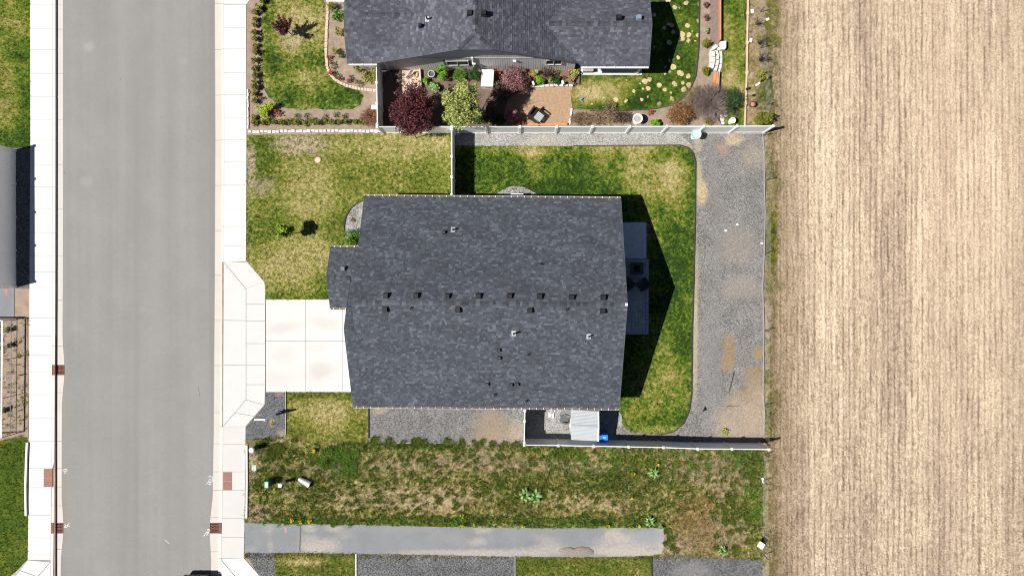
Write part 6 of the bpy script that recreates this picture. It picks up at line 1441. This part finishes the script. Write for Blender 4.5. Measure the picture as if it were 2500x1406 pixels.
def clumps(label, pts, dens_r, n, leaf, h=(.08,.2), nm='weeds'):
    xs, ys = [], []
    for (x, y, r) in pts:
        c = P(x, y); k = int(n*r*r); a = rng.uniform(0, 6.283, k); d = r/S*np.sqrt(rng.uniform(0,1,k)); xs.append(c.x+np.cos(a)*d); ys.append(c.y+np.sin(a)*d)
    solo(nm, tufts(np.concatenate(xs), np.concatenate(ys), 8, h, .09, .02, .9, 0), L[leaf], label, kind='stuff')
cl = [(int(x), int(1078 + rnd.uniform(-5, 6) + (4 if x > 1150 else 0)), rnd.uniform(3, 8)) for x in sorted(rnd.uniform(905, 1275) for _ in range(24))]
cl += [(rnd.uniform(615, 1850), rnd.uniform(1095, 1270), rnd.uniform(2, 4.2)) for _ in range(900)]
cl += [(rnd.uniform(640, 720), rnd.uniform(1070, 1110), rnd.uniform(4, 8)) for _ in range(14)] + [(rnd.uniform(640, 700), rnd.uniform(1110, 1165), rnd.uniform(3, 6)) for _ in range(14)]
cl += [(rnd.uniform(1625, 1650), rnd.uniform(1295, 1345), rnd.uniform(4, 7)) for _ in range(9)] + [(rnd.uniform(1740, 1830), rnd.uniform(1200, 1345), rnd.uniform(4, 7)) for _ in range(22)]
clumps('dark green weed clumps over the rough ground', cl, 1, .55, 'weedgreen')
cl = [(830+rnd.gauss(0,28), 1122+rnd.gauss(0,18), rnd.uniform(4,8)) for _ in range(36)] + [(840+rnd.gauss(0,14), 1145+rnd.gauss(0,10), 6) for _ in range(10)] + [(rnd.uniform(640,1600), rnd.uniform(1262,1282), rnd.uniform(3,6)) for _ in range(90)]
cl += [(rnd.uniform(1300, 1860), rnd.uniform(1100, 1150), rnd.uniform(3, 6)) for _ in range(60)] + [(rnd.uniform(1820,1860), rnd.uniform(1190,1270), rnd.uniform(3,6)) for _ in range(24)]
clumps('brighter green weed clumps over the rough ground', cl, 1, .36, 'green', (.05,.14))
cl = [(rnd.uniform(1874,1896), rnd.uniform(500,640), rnd.uniform(3,6)) for _ in range(40)] + [(rnd.uniform(1870,1882), rnd.uniform(370,1060), rnd.uniform(2,4)) for _ in range(60)] + [(rnd.uniform(1870,1900), rnd.uniform(-20,120), rnd.uniform(3,6)) for _ in range(40)]
clumps('green weeds growing along the wire fence', cl, 1, .4, 'olive', (.06,.16))
def pebbles(key, dens, r, mat, label):
    q, _, z = AREAS[key]; X, Y = scatter(q, dens); n = len(X); R_ = rng.uniform(r[0], r[1], n)
    base = np.array([[1,0,0],[0,1,0],[-1,0,0],[0,-1,0],[0,0,.8]]); V = np.empty((n,5,3)); an = rng.uniform(0, 6.283, n); ca, sa = np.cos(an), np.sin(an)
    for i in range(5): V[:,i,0] = X + (base[i,0]*ca - base[i,1]*sa*.7)*R_; V[:,i,1] = Y + (base[i,0]*sa + base[i,1]*ca*.7)*R_; V[:,i,2] = z + base[i,2]*R_*.8
    F = np.array([[0,1,4],[1,2,4],[2,3,4],[3,0,4]]); Fs = (F[None] + (np.arange(n)*5)[:,None,None]).reshape(-1,3)
    solo('pebbles', NP(V.reshape(-1,3), Fs), mat, label, kind='stuff')
gp = G('loose_pebbles'); gpm = gp.out(gp.ramp(gp.isl, [(0,(.07,.068,.066)),(.4,(.2,.19,.18)),(.75,(.27,.26,.25)),(1,(.42,.40,.37))]), .9)
for k, d, l in [('gn',40,'loose pebbles of the pale gravel path'),('ge',45,'loose pebbles of the grey gravel yard'),('gs',70,'loose pebbles of the south gravel strip'),('gf',80,'loose pebbles around the sign post'),('gb1',80,'loose pebbles at the bottom left gravel'),('gb2',80,'loose pebbles of the bottom gravel bed'),('gb3',70,'loose pebbles of the bottom right gravel bed'),('gs2',40,'loose pebbles in the shed yard')]:
    pebbles(k, d, (.012,.030), gpm, l)
pebbles('nbbed', 25, (.015,.04), gpm, 'loose pebbles in the front garden bed'); pebbles('nebed', 25, (.015,.045), gpm, 'loose pebbles in the back garden bed'); pebbles('bedl', 30, (.02,.05), gpm, 'loose stones in the weedy bed at the left')
X, Y = scatter(AREAS['bedl'][0], 14); k = rng.uniform(0, 1, len(X)) < .5
solo('weeds', tufts(X[k], Y[k], 9, (.06,.2), .12, .016, 1.0, 0), L['olive'], 'scattered weeds in the fenced bed at the left', kind='stuff')
for (x, y, l) in [(22,805,'dark tuft of weeds near the top of the fenced bed'),(24,842,'dark tuft of weeds in the middle of the fenced bed'),(12,1000,'grey-green weed low in the fenced bed')]:
    plant('weed_clump', l, 'weed', x, y, .2, .26, .26, .18, 260, 'dark', .04)

c = P(1420, 242, .1); o = thing('garden_toy', 'small blue toy lying on the neighbour\'s garden lawn', 'toy', (c.x, c.y, 0))
bm_ = plain('toy_blue', (.08,.22,.42), .1, 5, .4)
part('body', MB().obox((c.x,c.y), .10, .06, .03, .14, .5, .8), bm_, o)
for k in range(4): a = .6 + k*1.5; part('leg', MB().tube((c.x,c.y,.09), (c.x+math.cos(a)*.2, c.y+math.sin(a)*.17, .02), .025, .02, 6), bm_, o)
m = MB().tube(P(1415,207,.03), P(1417,166,.06), .03, .03, 7); solo('corner_shadow_rod', m, M['black'], 'thin black hose lying beside the neighbour\'s patio edge', 'hose', loc=P(1416,186))  # black tube laid as the dark shadow of the house corner, no real hose
